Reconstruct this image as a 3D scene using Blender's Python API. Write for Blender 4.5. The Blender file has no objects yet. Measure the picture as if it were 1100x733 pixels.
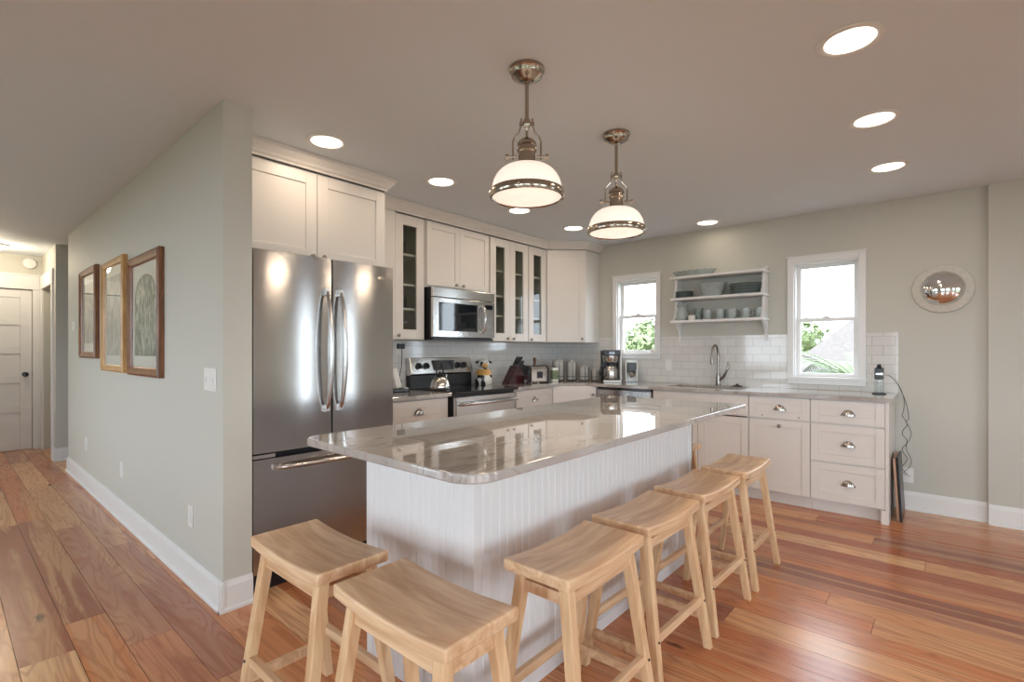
import bpy, bmesh, math, random
from mathutils import Vector, Matrix, noise
PI = math.pi
S = bpy.context.scene
C = S.collection
random.seed(7)

# ---------------------------------------------------------------- camera, world, light
cam_d = bpy.data.cameras.new('camera')
cam = bpy.data.objects.new('camera', cam_d)
C.objects.link(cam)
cam_d.sensor_width = 36
cam_d.lens = 536.38 / 1100 * 36
cam_d.shift_y = 10.134 / 1100
cam_d.clip_start = 0.03
cam.location = (0, 0, 1.256)
cam.rotation_euler = (PI / 2, 0, math.radians(40.974 - 90))
S.camera = cam

W = bpy.data.worlds.new('overcast_sky')
S.world = W
W.use_nodes = True
wn = W.node_tree.nodes
wl = W.node_tree.links
wn.clear()
w_out = wn.new('ShaderNodeOutputWorld')
w_bg = wn.new('ShaderNodeBackground')
w_bg.inputs['Color'].default_value = (0.78, 0.90, 1.0, 1)
w_bg.inputs['Strength'].default_value = 14.0
wl.new(w_bg.outputs[0], w_out.inputs[0])

S.view_settings.view_transform = 'Standard'
S.view_settings.look = 'None'
S.view_settings.gamma = 1
S.view_settings.use_curve_mapping = False
S.view_settings.exposure = -0.56
DOWNLIGHT_W = 3.6
DOWNLIGHT_GLOW = 7.0
PENDANT_GLOW = 1.1
WARM = (1.0, 0.80, 0.60)

def portal(loc, rot, sx, sy):
    d = bpy.data.lights.new('window_light', 'AREA')
    d.shape = 'RECTANGLE'; d.size = sx; d.size_y = sy
    d.cycles.is_portal = True
    o = bpy.data.objects.new('window_light', d)
    C.objects.link(o); o.location = loc; o.rotation_euler = rot

# ---------------------------------------------------------------- materials
def nt(name):
    m = bpy.data.materials.new(name); m.use_nodes = True
    t = m.node_tree
    return m, t, t.nodes['Principled BSDF']

def srgb(r, g, b):
    f = lambda c: (c / 255 / 12.92) if c / 255 <= 0.04045 else ((c / 255 + 0.055) / 1.055) ** 2.4
    return (f(r), f(g), f(b), 1)

def plain(name, col, rough=0.5, metal=0.0, bump=0.0, bscale=60, var=0.0, coat=0.0, spec=0.5):
    m, t, b = nt(name)
    b.inputs['Base Color'].default_value = col
    b.inputs['Roughness'].default_value = rough
    b.inputs['Metallic'].default_value = metal
    b.inputs['Specular IOR Level'].default_value = spec
    b.inputs['Coat Weight'].default_value = coat
    if bump or var:
        tc = t.nodes.new('ShaderNodeTexCoord')
        n = t.nodes.new('ShaderNodeTexNoise'); n.inputs['Scale'].default_value = bscale
        n.inputs['Detail'].default_value = 4
        t.links.new(tc.outputs['Object'], n.inputs['Vector'])
        if bump:
            bp = t.nodes.new('ShaderNodeBump'); bp.inputs['Strength'].default_value = bump
            bp.inputs['Distance'].default_value = 0.002
            t.links.new(n.outputs['Fac'], bp.inputs['Height']); t.links.new(bp.outputs[0], b.inputs['Normal'])
        if var:
            r = t.nodes.new('ShaderNodeValToRGB')
            r.color_ramp.elements[0].position = 0.3; r.color_ramp.elements[1].position = 0.7
            r.color_ramp.elements[0].color = tuple(c * (1 - var) for c in col[:3]) + (1,)
            r.color_ramp.elements[1].color = tuple(min(1, c * (1 + var)) for c in col[:3]) + (1,)
            t.links.new(n.outputs['Fac'], r.inputs[0]); t.links.new(r.outputs[0], b.inputs['Base Color'])
    return m

def emis(name, col, strength, base=(0.9, 0.9, 0.9, 1), rough=0.25):
    m, t, b = nt(name)
    b.inputs['Base Color'].default_value = base
    b.inputs['Roughness'].default_value = rough
    b.inputs['Emission Color'].default_value = tuple(col[:3]) + (1,)
    b.inputs['Emission Strength'].default_value = strength
    return m

def glass_mat(name, tint=(1, 1, 1, 1), ior=1.45, rough=0.0):
    m = bpy.data.materials.new(name); m.use_nodes = True
    t = m.node_tree; t.nodes.clear()
    o = t.nodes.new('ShaderNodeOutputMaterial'); mx = t.nodes.new('ShaderNodeMixShader')
    tr = t.nodes.new('ShaderNodeBsdfTransparent'); tr.inputs[0].default_value = tint
    gl = t.nodes.new('ShaderNodeBsdfGlossy'); gl.inputs['Roughness'].default_value = rough
    fr = t.nodes.new('ShaderNodeFresnel'); fr.inputs['IOR'].default_value = ior
    ge = t.nodes.new('ShaderNodeNewGeometry'); iv = t.nodes.new('ShaderNodeMath'); iv.operation = 'SUBTRACT'; iv.inputs[0].default_value = 1
    mu = t.nodes.new('ShaderNodeMath'); mu.operation = 'MULTIPLY'
    t.links.new(ge.outputs['Backfacing'], iv.inputs[1]); t.links.new(iv.outputs[0], mu.inputs[0]); t.links.new(fr.outputs[0], mu.inputs[1])
    t.links.new(mu.outputs[0], mx.inputs[0]); t.links.new(tr.outputs[0], mx.inputs[1])
    t.links.new(gl.outputs[0], mx.inputs[2]); t.links.new(mx.outputs[0], o.inputs[0])
    return m

def stainless(name, col=(0.47, 0.46, 0.455, 1), rough=0.17, streak=(1, 1, 260)):
    m, t, b = nt(name)
    b.inputs['Metallic'].default_value = 1.0
    tc = t.nodes.new('ShaderNodeTexCoord'); mp = t.nodes.new('ShaderNodeMapping')
    mp.inputs['Scale'].default_value = streak
    n = t.nodes.new('ShaderNodeTexNoise'); n.inputs['Scale'].default_value = 3; n.inputs['Detail'].default_value = 3
    t.links.new(tc.outputs['Object'], mp.inputs[0]); t.links.new(mp.outputs[0], n.inputs['Vector'])
    r = t.nodes.new('ShaderNodeMapRange')
    r.inputs['To Min'].default_value = rough - 0.03; r.inputs['To Max'].default_value = rough + 0.04
    t.links.new(n.outputs['Fac'], r.inputs['Value']); t.links.new(r.outputs[0], b.inputs['Roughness'])
    bp = t.nodes.new('ShaderNodeBump'); bp.inputs['Strength'].default_value = 0.08; bp.inputs['Distance'].default_value = 0.001
    t.links.new(n.outputs['Fac'], bp.inputs['Height']); t.links.new(bp.outputs[0], b.inputs['Normal'])
    b.inputs['Base Color'].default_value = col
    b.inputs['Anisotropic'].default_value = 0.75; b.inputs['Anisotropic Rotation'].default_value = 0.25
    tg = t.nodes.new('ShaderNodeTangent'); tg.direction_type = 'RADIAL'; tg.axis = 'Z'
    t.links.new(tg.outputs[0], b.inputs['Tangent'])
    return m

def wood(name, dark, light, scale=1.0, axis=0, rough=0.35, coat=0.0):
    m, t, b = nt(name)
    tc = t.nodes.new('ShaderNodeTexCoord'); mp = t.nodes.new('ShaderNodeMapping')
    sc = [14 * scale] * 3; sc[axis] = 1.6 * scale
    mp.inputs['Scale'].default_value = sc
    oi = t.nodes.new('ShaderNodeObjectInfo')
    ad = t.nodes.new('ShaderNodeVectorMath'); ad.operation = 'ADD'
    ml = t.nodes.new('ShaderNodeMath'); ml.operation = 'MULTIPLY'; ml.inputs[1].default_value = 20
    t.links.new(oi.outputs['Random'], ml.inputs[0])
    t.links.new(tc.outputs['Object'], ad.inputs[0]); t.links.new(ml.outputs[0], ad.inputs[1])
    t.links.new(ad.outputs[0], mp.inputs[0])
    n = t.nodes.new('ShaderNodeTexNoise'); n.inputs['Scale'].default_value = 1.6; n.inputs['Detail'].default_value = 7
    n.inputs['Distortion'].default_value = 0.8
    t.links.new(mp.outputs[0], n.inputs['Vector'])
    r = t.nodes.new('ShaderNodeValToRGB')
    r.color_ramp.elements[0].position = 0.32; r.color_ramp.elements[0].color = dark
    r.color_ramp.elements[1].position = 0.68; r.color_ramp.elements[1].color = light
    t.links.new(n.outputs['Fac'], r.inputs[0]); t.links.new(r.outputs[0], b.inputs['Base Color'])
    b.inputs['Roughness'].default_value = rough; b.inputs['Coat Weight'].default_value = coat
    bp = t.nodes.new('ShaderNodeBump'); bp.inputs['Strength'].default_value = 0.1; bp.inputs['Distance'].default_value = 0.002
    t.links.new(n.outputs['Fac'], bp.inputs['Height']); t.links.new(bp.outputs[0], b.inputs['Normal'])
    return m

def floor_mat():
    m, t, b = nt('pine_planks')
    N = t.nodes.new; L = t.links.new
    tc = N('ShaderNodeTexCoord'); at = N('ShaderNodeAttribute'); at.attribute_name = 'plank'
    sep = N('ShaderNodeSeparateColor'); L(at.outputs['Color'], sep.inputs[0])
    # plank tone
    ramp = N('ShaderNodeValToRGB'); cr = ramp.color_ramp
    cols = [(142, 94, 80), (184, 106, 72), (214, 140, 92), (226, 174, 126), (176, 120, 98), (220, 146, 94), (238, 192, 146)]
    cr.elements[0].position = 0; cr.elements[0].color = srgb(*cols[0])
    cr.elements[1].position = 1; cr.elements[1].color = srgb(*cols[-1])
    for i in range(1, len(cols) - 1):
        e = cr.elements.new(i / (len(cols) - 1)); e.color = srgb(*cols[i])
    L(sep.outputs[0], ramp.inputs[0])
    # per-plank offset of the coordinates
    off = N('ShaderNodeVectorMath'); off.operation = 'SCALE'; off.inputs['Scale'].default_value = 40
    L(at.outputs['Color'], off.inputs[0])
    add = N('ShaderNodeVectorMath'); add.operation = 'ADD'
    L(tc.outputs['Object'], add.inputs[0]); L(off.outputs[0], add.inputs[1])
    # broad heartwood / sapwood bands along the plank
    m1 = N('ShaderNodeMapping'); m1.inputs['Scale'].default_value = (9, 0.55, 1); L(add.outputs[0], m1.inputs[0])
    n1 = N('ShaderNodeTexNoise'); n1.inputs['Scale'].default_value = 1.2; n1.inputs['Detail'].default_value = 2; n1.inputs['Distortion'].default_value = 0.7
    L(m1.outputs[0], n1.inputs['Vector'])
    # growth rings
    m2 = N('ShaderNodeMapping'); m2.inputs['Scale'].default_value = (9, 0.9, 1); L(add.outputs[0], m2.inputs[0])
    n2 = N('ShaderNodeTexNoise'); n2.inputs['Scale'].default_value = 1.0; n2.inputs['Detail'].default_value = 1.5; n2.inputs['Distortion'].default_value = 0.9
    L(m2.outputs[0], n2.inputs['Vector'])
    mul = N('ShaderNodeMath'); mul.operation = 'MULTIPLY'; mul.inputs[1].default_value = 62; L(n2.outputs['Fac'], mul.inputs[0])
    sn = N('ShaderNodeMath'); sn.operation = 'SINE'; L(mul.outputs[0], sn.inputs[0])
    mr = N('ShaderNodeMapRange'); mr.inputs['From Min'].default_value = 0.1; mr.inputs['From Max'].default_value = 1.0; L(sn.outputs[0], mr.inputs['Value'])
    # fine fibres
    m3 = N('ShaderNodeMapping'); m3.inputs['Scale'].default_value = (120, 3, 1); L(add.outputs[0], m3.inputs[0])
    n3 = N('ShaderNodeTexNoise'); n3.inputs['Scale'].default_value = 1; n3.inputs['Detail'].default_value = 4
    L(m3.outputs[0], n3.inputs['Vector'])
    # knots
    m4 = N('ShaderNodeMapping'); m4.inputs['Scale'].default_value = (3.2, 1.25, 0.001); L(add.outputs[0], m4.inputs[0])
    dn = N('ShaderNodeTexNoise'); dn.inputs['Scale'].default_value = 18
    L(tc.outputs['Object'], dn.inputs['Vector'])
    dv = N('ShaderNodeVectorMath'); dv.operation = 'SCALE'; dv.inputs['Scale'].default_value = 0.08; L(dn.outputs['Color'], dv.inputs[0])
    da = N('ShaderNodeVectorMath'); da.operation = 'ADD'; L(m4.outputs[0], da.inputs[0]); L(dv.outputs[0], da.inputs[1])
    vo = N('ShaderNodeTexVoronoi'); vo.inputs['Scale'].default_value = 1.0; L(da.outputs[0], vo.inputs['Vector'])
    kr = N('ShaderNodeMapRange'); kr.inputs['From Min'].default_value = 0.05; kr.inputs['From Max'].default_value = 0.08
    kr.inputs['To Min'].default_value = 0.75; kr.inputs['To Max'].default_value = 0; L(vo.outputs['Distance'], kr.inputs['Value'])
    def mixc(fac, a, bcol, mode='MIX'):
        x = N('ShaderNodeMix'); x.data_type = 'RGBA'; x.blend_type = mode
        if hasattr(fac, 'is_output'): L(fac, x.inputs['Factor'])
        else: x.inputs['Factor'].default_value = fac
        for s, v in ((x.inputs[6], a), (x.inputs[7], bcol)):
            if hasattr(v, 'is_output'): L(v, s)
            else: s.default_value = v
        return x.outputs[2]
    b1 = N('ShaderNodeMapRange'); b1.inputs['From Min'].default_value = 0.52; b1.inputs['From Max'].default_value = 0.62
    b1.inputs['To Max'].default_value = 0.65; L(n1.outputs['Fac'], b1.inputs['Value'])
    c1 = mixc(b1.outputs[0], ramp.outputs[0], srgb(216, 164, 118))
    b2 = N('ShaderNodeMapRange'); b2.inputs['From Min'].default_value = 0.42; b2.inputs['From Max'].default_value = 0.30
    b2.inputs['To Max'].default_value = 0.45; L(n1.outputs['Fac'], b2.inputs['Value'])
    c2 = mixc(b2.outputs[0], c1, srgb(150, 84, 62))
    rg = N('ShaderNodeMath'); rg.operation = 'MULTIPLY'; rg.inputs[1].default_value = 0.38; L(mr.outputs[0], rg.inputs[0])
    c3 = mixc(rg.outputs[0], c2, srgb(150, 78, 46))
    fb = N('ShaderNodeMapRange'); fb.inputs['From Min'].default_value = 0.5; fb.inputs['From Max'].default_value = 0.75
    fb.inputs['To Max'].default_value = 0.3; L(n3.outputs['Fac'], fb.inputs['Value'])
    c4 = mixc(fb.outputs[0], c3, srgb(140, 80, 56))
    c5 = mixc(kr.outputs[0], c4, srgb(74, 38, 26))
    L(c5, b.inputs['Base Color'])
    b.inputs['Roughness'].default_value = 0.24
    bp = N('ShaderNodeBump'); bp.inputs['Strength'].default_value = 0.25; bp.inputs['Distance'].default_value = 0.0015
    L(n2.outputs['Fac'], bp.inputs['Height'])
    bp2 = N('ShaderNodeBump'); bp2.inputs['Strength'].default_value = 0.12; bp2.inputs['Distance'].default_value = 0.001
    L(n3.outputs['Fac'], bp2.inputs['Height']); L(bp.outputs[0], bp2.inputs['Normal']); L(bp2.outputs[0], b.inputs['Normal'])
    return m

def stone_mat():
    m, t, b = nt('polished_quartzite')
    N = t.nodes.new; L = t.links.new
    tc = N('ShaderNodeTexCoord')
    mp = N('ShaderNodeMapping'); mp.inputs['Rotation'].default_value = (0, 0, 0.5); mp.inputs['Scale'].default_value = (1, 2.2, 1)
    L(tc.outputs['Object'], mp.inputs[0])
    n1 = N('ShaderNodeTexNoise'); n1.inputs['Scale'].default_value = 1.7; n1.inputs['Detail'].default_value = 8; n1.inputs['Distortion'].default_value = 1.6
    L(mp.outputs[0], n1.inputs['Vector'])
    r1 = N('ShaderNodeValToRGB'); e = r1.color_ramp.elements
    e[0].position = 0.30; e[0].color = srgb(166, 159, 153); e[1].position = 0.70; e[1].color = srgb(194, 188, 183)
    L(n1.outputs['Fac'], r1.inputs[0])
    n2 = N('ShaderNodeTexNoise'); n2.inputs['Scale'].default_value = 1.1; n2.inputs['Detail'].default_value = 5; n2.inputs['Distortion'].default_value = 2.4
    L(mp.outputs[0], n2.inputs['Vector'])
    r2 = N('ShaderNodeValToRGB'); e = r2.color_ramp.elements
    e[0].position = 0.485; e[0].color = (0, 0, 0, 1); e[1].position = 0.515; e[1].color = (0, 0, 0, 1)
    k = r2.color_ramp.elements.new(0.5); k.color = (0.5, 0.5, 0.5, 1)
    L(n2.outputs['Fac'], r2.inputs[0])
    x = N('ShaderNodeMix'); x.data_type = 'RGBA'; L(r2.outputs[0], x.inputs['Factor']); L(r1.outputs[0], x.inputs[6]); x.inputs[7].default_value = srgb(128, 116, 106)
    L(x.outputs[2], b.inputs['Base Color'])
    b.inputs['Roughness'].default_value = 0.015; b.inputs['IOR'].default_value = 1.6; b.inputs['Coat Weight'].default_value = 0.6; b.inputs['Coat Roughness'].default_value = 0.01
    b.inputs['Specular IOR Level'].default_value = 0.75
    return m

def tile_mat(name, axis):
    m, t, b = nt(name)
    N = t.nodes.new; L = t.links.new
    tc = N('ShaderNodeTexCoord'); sp = N('ShaderNodeSeparateXYZ'); cb = N('ShaderNodeCombineXYZ')
    L(tc.outputs['Object'], sp.inputs[0]); L(sp.outputs[axis], cb.inputs[0]); L(sp.outputs[2], cb.inputs[1])
    br = N('ShaderNodeTexBrick'); L(cb.outputs[0], br.inputs['Vector'])
    br.inputs['Scale'].default_value = 1; br.inputs['Brick Width'].default_value = 0.152; br.inputs['Row Height'].default_value = 0.0762
    br.inputs['Mortar Size'].default_value = 0.0018; br.inputs['Mortar Smooth'].default_value = 0.3
    br.inputs['Color1'].default_value = srgb(222, 220, 216); br.inputs['Color2'].default_value = srgb(216, 214, 211)
    br.inputs['Mortar'].default_value = srgb(186, 184, 180)
    L(br.outputs['Color'], b.inputs['Base Color'])
    b.inputs['Roughness'].default_value = 0.08
    # every tile leans a little its own way
    bp = N('ShaderNodeBump'); bp.invert = True; bp.inputs['Strength'].default_value = 0.5; bp.inputs['Distance'].default_value = 0.002
    L(br.outputs['Fac'], bp.inputs['Height']); L(bp.outputs[0], b.inputs['Normal'])
    return m

M = {}
M['wall'] = plain('greige_paint', srgb(199, 197, 187), 0.6, bump=0.08, bscale=180)
M['ceiling'] = plain('ceiling_paint', srgb(224, 231, 238), 0.75, bump=0.06, bscale=160)
M['trim'] = plain('white_trim_paint', srgb(232, 231, 230), 0.35)
M['cab'] = plain('white_cabinet_paint', srgb(226, 220, 214), 0.35)
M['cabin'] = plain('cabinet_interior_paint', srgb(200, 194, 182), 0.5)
M['isl'] = plain('island_beadboard_paint', srgb(230, 228, 228), 0.4)
M['stone'] = stone_mat()
M['floor'] = floor_mat()
M['gap'] = plain('dark_seam', (0.03, 0.018, 0.012, 1), 0.8)
M['tileX'] = tile_mat('subway_tile', 1)
M['tileY'] = tile_mat('subway_tile', 0)
M['steel'] = stainless('brushed_stainless')
M['steel2'] = stainless('satin_stainless', (0.62, 0.61, 0.6, 1), 0.2)
M['chrome'] = plain('polished_nickel', (0.72, 0.70, 0.67, 1), 0.12, 1.0)
M['nickel'] = plain('antique_nickel', (0.42, 0.36, 0.30, 1), 0.18, 1.0)
M['hard'] = plain('brushed_nickel_pull', (0.50, 0.47, 0.44, 1), 0.25, 1.0)
M['knob'] = plain('aged_nickel_knob', (0.32, 0.29, 0.26, 1), 0.3, 1.0)
M['black'] = plain('black_plastic', (0.012, 0.012, 0.014, 1), 0.3)
M['blackglass'] = plain('black_glass', (0.008, 0.010, 0.014, 1), 0.04, spec=0.7)
M['cast'] = plain('dark_grey_enamel', (0.03, 0.03, 0.035, 1), 0.4)
M['whitep'] = plain('white_plastic', srgb(232, 230, 226), 0.3)
M['pane'] = glass_mat('window_glass')
M['cabglass'] = glass_mat('cabinet_glass', (0.86, 0.88, 0.86, 1), 1.5)
M['clear'] = glass_mat('clear_glass', (0.9, 0.93, 0.93, 1), 1.5)
M['stool'] = wood('natural_rubberwood', srgb(204, 158, 118), srgb(236, 202, 164), 1.3, 0, 0.32)
M['stoolleg'] = wood('natural_rubberwood_leg', srgb(208, 164, 122), srgb(236, 202, 160), 1.3, 2, 0.38)
M['celadon'] = plain('celadon_glaze', srgb(166, 175, 173), 0.14, var=0.12, bscale=30)
M['celadon_dark'] = plain('dark_celadon_glaze', srgb(140, 150, 146), 0.14, var=0.15, bscale=30)
M['whitecer'] = plain('white_ceramic', srgb(232, 230, 224), 0.15)
M['opal'] = emis('opal_glass', (1.0, 0.82, 0.66), 0.95, (0.93, 0.91, 0.88, 1))
M['diffuser'] = emis('lit_diffuser_glass', (1.0, 0.88, 0.72), PENDANT_GLOW, (0.9, 0.88, 0.85, 1))
M['bulb'] = emis('lit_bulb', (1.0, 0.9, 0.75), 9)
M['lens'] = emis('lit_downlight_lens', (1.0, 0.90, 0.74), DOWNLIGHT_GLOW)
M['frame1'] = wood('walnut_gilt_frame', srgb(92, 54, 32), srgb(146, 94, 54), 2.0, 2, 0.3)
M['frame2'] = wood('gold_frame', srgb(170, 122, 66), srgb(208, 164, 104), 2.0, 2, 0.28)
M['mat'] = plain('mat_board', srgb(214, 212, 200), 0.8)
M['leaf'] = plain('green_leaf', srgb(116, 128, 84), 0.6, var=0.3, bscale=3)
M['palm'] = plain('palm_leaf', srgb(88, 98, 66), 0.5, var=0.3, bscale=3)
M['bark'] = plain('bark', srgb(110, 96, 82), 0.9, bump=0.6, bscale=12, var=0.3)
M['grass'] = plain('grass_ground', srgb(74, 84, 56), 0.9, var=0.3, bscale=0.7)
M['roof'] = plain('shingle', srgb(92, 84, 80), 0.8, var=0.15, bscale=9)
M['siding'] = plain('siding', srgb(112, 106, 98), 0.7, var=0.05)
M['mirror'] = plain('mirror_silver', (0.82, 0.82, 0.82, 1), 0.01, 1.0)
M['bwood'] = wood('board_wood', srgb(170, 130, 104), srgb(206, 168, 140), 1.5, 2, 0.5)
M['redwood'] = wood('dark_red_wood', srgb(40, 14, 16), srgb(70, 22, 24), 2, 2, 0.3)
M['brownwood'] = wood('brown_turned_wood', srgb(92, 52, 30), srgb(140, 88, 52), 3, 2, 0.3)

# ---------------------------------------------------------------- mesh helpers
def box(bm, x0, x1, y0, y1, z0, z1):
    if x0 > x1: x0, x1 = x1, x0
    if y0 > y1: y0, y1 = y1, y0
    v = [bm.verts.new(p) for p in ((x0, y0, z0), (x1, y0, z0), (x1, y1, z0), (x0, y1, z0), (x0, y0, z1), (x1, y0, z1), (x1, y1, z1), (x0, y1, z1))]
    for f in ((3, 2, 1, 0), (4, 5, 6, 7), (0, 1, 5, 4), (1, 2, 6, 5), (2, 3, 7, 6), (3, 0, 4, 7)):
        bm.faces.new([v[i] for i in f])
    return v

def lathe(bm, prof, seg=32, mat=None):
    """profile of (r, z); closed where r == 0"""
    rings = []
    for r, z in prof:
        if r <= 1e-6: rings.append([bm.verts.new((0, 0, z))])
        else: rings.append([bm.verts.new((r * math.cos(2 * PI * i / seg), r * math.sin(2 * PI * i / seg), z)) for i in range(seg)])
    for a, b in zip(rings, rings[1:]):
        for i in range(seg):
            j = (i + 1) % seg
            if len(a) == 1 and len(b) == 1: continue
            if len(a) == 1: bm.faces.new((a[0], b[i], b[j]))
            elif len(b) == 1: bm.faces.new((a[i], b[0], a[j]))
            else: bm.faces.new((a[i], a[j], b[j], b[i]))
    vs = [v for r in rings for v in r]
    if mat is not None: bmesh.ops.transform(bm, matrix=mat, verts=vs)
    return vs

def tube(bm, pts, r, seg=10, caps=True, rad=None):
    pts = [Vector(p) for p in pts]
    rings = []
    t0 = (pts[1] - pts[0]).normalized()
    up = Vector((0, 0, 1)) if abs(t0.z) < 0.9 else Vector((1, 0, 0))
    n = t0.cross(up).normalized()
    for i, p in enumerate(pts):
        a = pts[max(i - 1, 0)]; b = pts[min(i + 1, len(pts) - 1)]
        t = (b - a).normalized()
        n = (n - t * n.dot(t)).normalized()
        bi = t.cross(n)
        rr = rad[i] if rad else r
        rings.append([bm.verts.new(p + (n * math.cos(2 * PI * k / seg) + bi * math.sin(2 * PI * k / seg)) * rr) for k in range(seg)])
    for a, b in zip(rings, rings[1:]):
        for k in range(seg):
            j = (k + 1) % seg
            bm.faces.new((a[k], a[j], b[j], b[k]))
    if caps:
        bm.faces.new(rings[0][::-1]); bm.faces.new(rings[-1])
    return [v for r_ in rings for v in r_]

def bar(bm, p0, p1, w, d, ref=(0, 1, 0), w1=None, d1=None):
    """rectangular bar from p0 to p1; w across ref x t, d along ref"""
    p0 = Vector(p0); p1 = Vector(p1); t = (p1 - p0).normalized(); ref = Vector(ref)
    a = ref.cross(t).normalized(); c = t.cross(a).normalized()
    w1 = w1 or w; d1 = d1 or d
    v = []
    for p, ww, dd in ((p0, w, d), (p1, w1, d1)):
        for sx, sy in ((-1, -1), (1, -1), (1, 1), (-1, 1)):
            v.append(bm.verts.new(p + a * sx * ww / 2 + c * sy * dd / 2))
    for f in ((3, 2, 1, 0), (4, 5, 6, 7), (0, 1, 5, 4), (1, 2, 6, 5), (2, 3, 7, 6), (3, 0, 4, 7)):
        bm.faces.new([v[i] for i in f])
    return v

def prism(bm, poly, f, a0, a1):
    """extrude 2D poly; f(u, v, a) -> point"""
    A = [bm.verts.new(f(u, v, a0)) for u, v in poly]; B = [bm.verts.new(f(u, v, a1)) for u, v in poly]
    n = len(poly)
    bm.faces.new(A[::-1]); bm.faces.new(B)
    for i in range(n):
        j = (i + 1) % n
        bm.faces.new((A[i], A[j], B[j], B[i]))
    return A + B

def obj(name, bm, mat, parent=None, smooth=None, bevel=0.0, bseg=2, loc=None, rotz=None):
    bmesh.ops.recalc_face_normals(bm, faces=bm.faces[:])
    me = bpy.data.meshes.new(name); bm.to_mesh(me); bm.free()
    for m_ in (mat if isinstance(mat, (list, tuple)) else [mat]): me.materials.append(m_)
    if smooth:
        me.polygons.foreach_set('use_smooth', [True] * len(me.polygons))
        me.set_sharp_from_angle(angle=math.radians(smooth))
    o = bpy.data.objects.new(name, me); C.objects.link(o)
    if parent: o.parent = parent
    if loc: o.location = loc
    if rotz is not None: o.rotation_euler = (0, 0, rotz)
    if bevel:
        md = o.modifiers.new('bevel', 'BEVEL'); md.width = bevel; md.segments = bseg; md.limit_method = 'ANGLE'; md.angle_limit = math.radians(40)
    return o

def thing(name, label, cat, loc=(0, 0, 0), rotz=0.0, group=None):
    o = bpy.data.objects.new(name, None); C.objects.link(o); o.empty_display_size = 0.05
    o.location = loc; o.rotation_euler = (0, 0, rotz); o['label'] = label; o['category'] = cat
    if group: o['group'] = group
    return o

def tag(o, label, cat, group=None, kind=None):
    o['label'] = label; o['category'] = cat
    if group: o['group'] = group
    if kind: o['kind'] = kind
    return o

def struct(name, bm, mat, parent=None, label=None, **k):
    o = obj(name, bm, mat, parent, **k)
    if not parent: o['kind'] = 'structure'
    if label: o['label'] = label
    return o

def dup(root, loc, rotz, label, group=None):
    def cp(o, parent=None):
        c = o.copy(); C.objects.link(c)
        if parent: c.parent = parent
        for ch in kids[o.name]: cp(ch, c)
        return c
    kids = {}
    for o in [root] + list(root.children_recursive): kids[o.name] = list(o.children)
    r = cp(root); r.location = loc; r.rotation_euler = (0, 0, rotz); r['label'] = label
    if group: r['group'] = group
    return r

def B(): return bmesh.new()
H = 2.463
XW = 5.033      # window wall
YW = 3.64       # range wall
R90 = -PI / 2   # local front (-y) looks towards -X

# ---------------------------------------------------------------- room shell
def grid_wall(bm, mapf, u0, u1, z0, z1, holes):
    us = sorted({u0, u1, *[h[0] for h in holes], *[h[1] for h in holes]})
    zs = sorted({z0, z1, *[h[2] for h in holes], *[h[3] for h in holes]})
    for a, b in zip(us, us[1:]):
        for c, d in zip(zs, zs[1:]):
            um = (a + b) / 2; zm = (c + d) / 2
            if any(h[0] < um < h[1] and h[2] < zm < h[3] for h in holes): continue
            mapf(bm, a, b, c, d)

# floor planks, one mesh with a seam between boards
bm = B(); box(bm, -4.1, 5.2, -5.2, 9.2, -0.12, -0.004)
sub = struct('floor', bm, M['gap'])
bm = B()
lay = bm.loops.layers.float_color.new('plank')
rnd = random.Random(23)
x = -4.0
seams = [0.266 - 0.17 * 3, 0.266 - 0.17 * 2, 0.266 - 0.155, 0.266, 0.4375, 0.582, 0.76]
while x < XW + 0.1:
    w = rnd.choice([0.085, 0.11, 0.13, 0.15, 0.17, 0.19]) if x > 0.9 else rnd.choice([0.15, 0.17, 0.19])
    y = -5.1 - rnd.random() * 2.5
    while y < 8.95:
        ln = rnd.uniform(1.2, 3.6) if x > 0.9 else rnd.uniform(0.9, 2.6)
        y0, y1 = max(y, -5.1), min(y + ln, 8.95)
        if y1 > y0 + 0.01:
            g = 0.0011
            f = bm.faces.new([bm.verts.new(p) for p in ((x + g, y0 + g, 0), (x + w - g, y0 + g, 0), (x + w - g, y1 - g, 0), (x + g, y1 - g, 0))])
            col = (rnd.random(), rnd.random(), rnd.random(), 1)
            for lp in f.loops: lp[lay] = col
        y += ln
    x += w
r_ = bmesh.ops.extrude_face_region(bm, geom=bm.faces[:])
bmesh.ops.translate(bm, vec=(0, 0, -0.004), verts=[v for v in r_['geom'] if isinstance(v, bmesh.types.BMVert)])
struct('floor_boards', bm, M['floor'], parent=sub)

bm = B(); box(bm, -4.1, 5.2, -5.2, 9.2, H, H + 0.15)
struct('ceiling', bm, M['ceiling'])

W1 = (2.325, 2.80, 1.21, 2.035)
W2 = (0.54, 1.03, 1.005, 2.035)
bm = B()
grid_wall(bm, lambda b_, a, c, d, e: box(b_, XW, XW + 0.16, a, c, d, e), -0.233, YW + 0.15, 0, H, [W1, W2])
struct('wall_right', bm, M['wall'])
bm = B()
WR = [(-4.85, -3.6, 0.05, 2.1)]
grid_wall(bm, lambda b_, a, c, d, e: box(b_, XW - 0.045, XW + 0.16, a, c, d, e), -5.1, -0.233, 0, H, WR)
struct('wall_right_return', bm, M['wall'])
bm = B(); box(bm, 1.034, XW, YW, YW + 0.15, 0, H)
struct('wall_back', bm, M['wall'])
# partition between hall and kitchen
bm = B(); box(bm, 0.901, 1.034, 2.622, 6.94, 0, H)
struct('wall_partition', bm, M['wall'])
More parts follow.
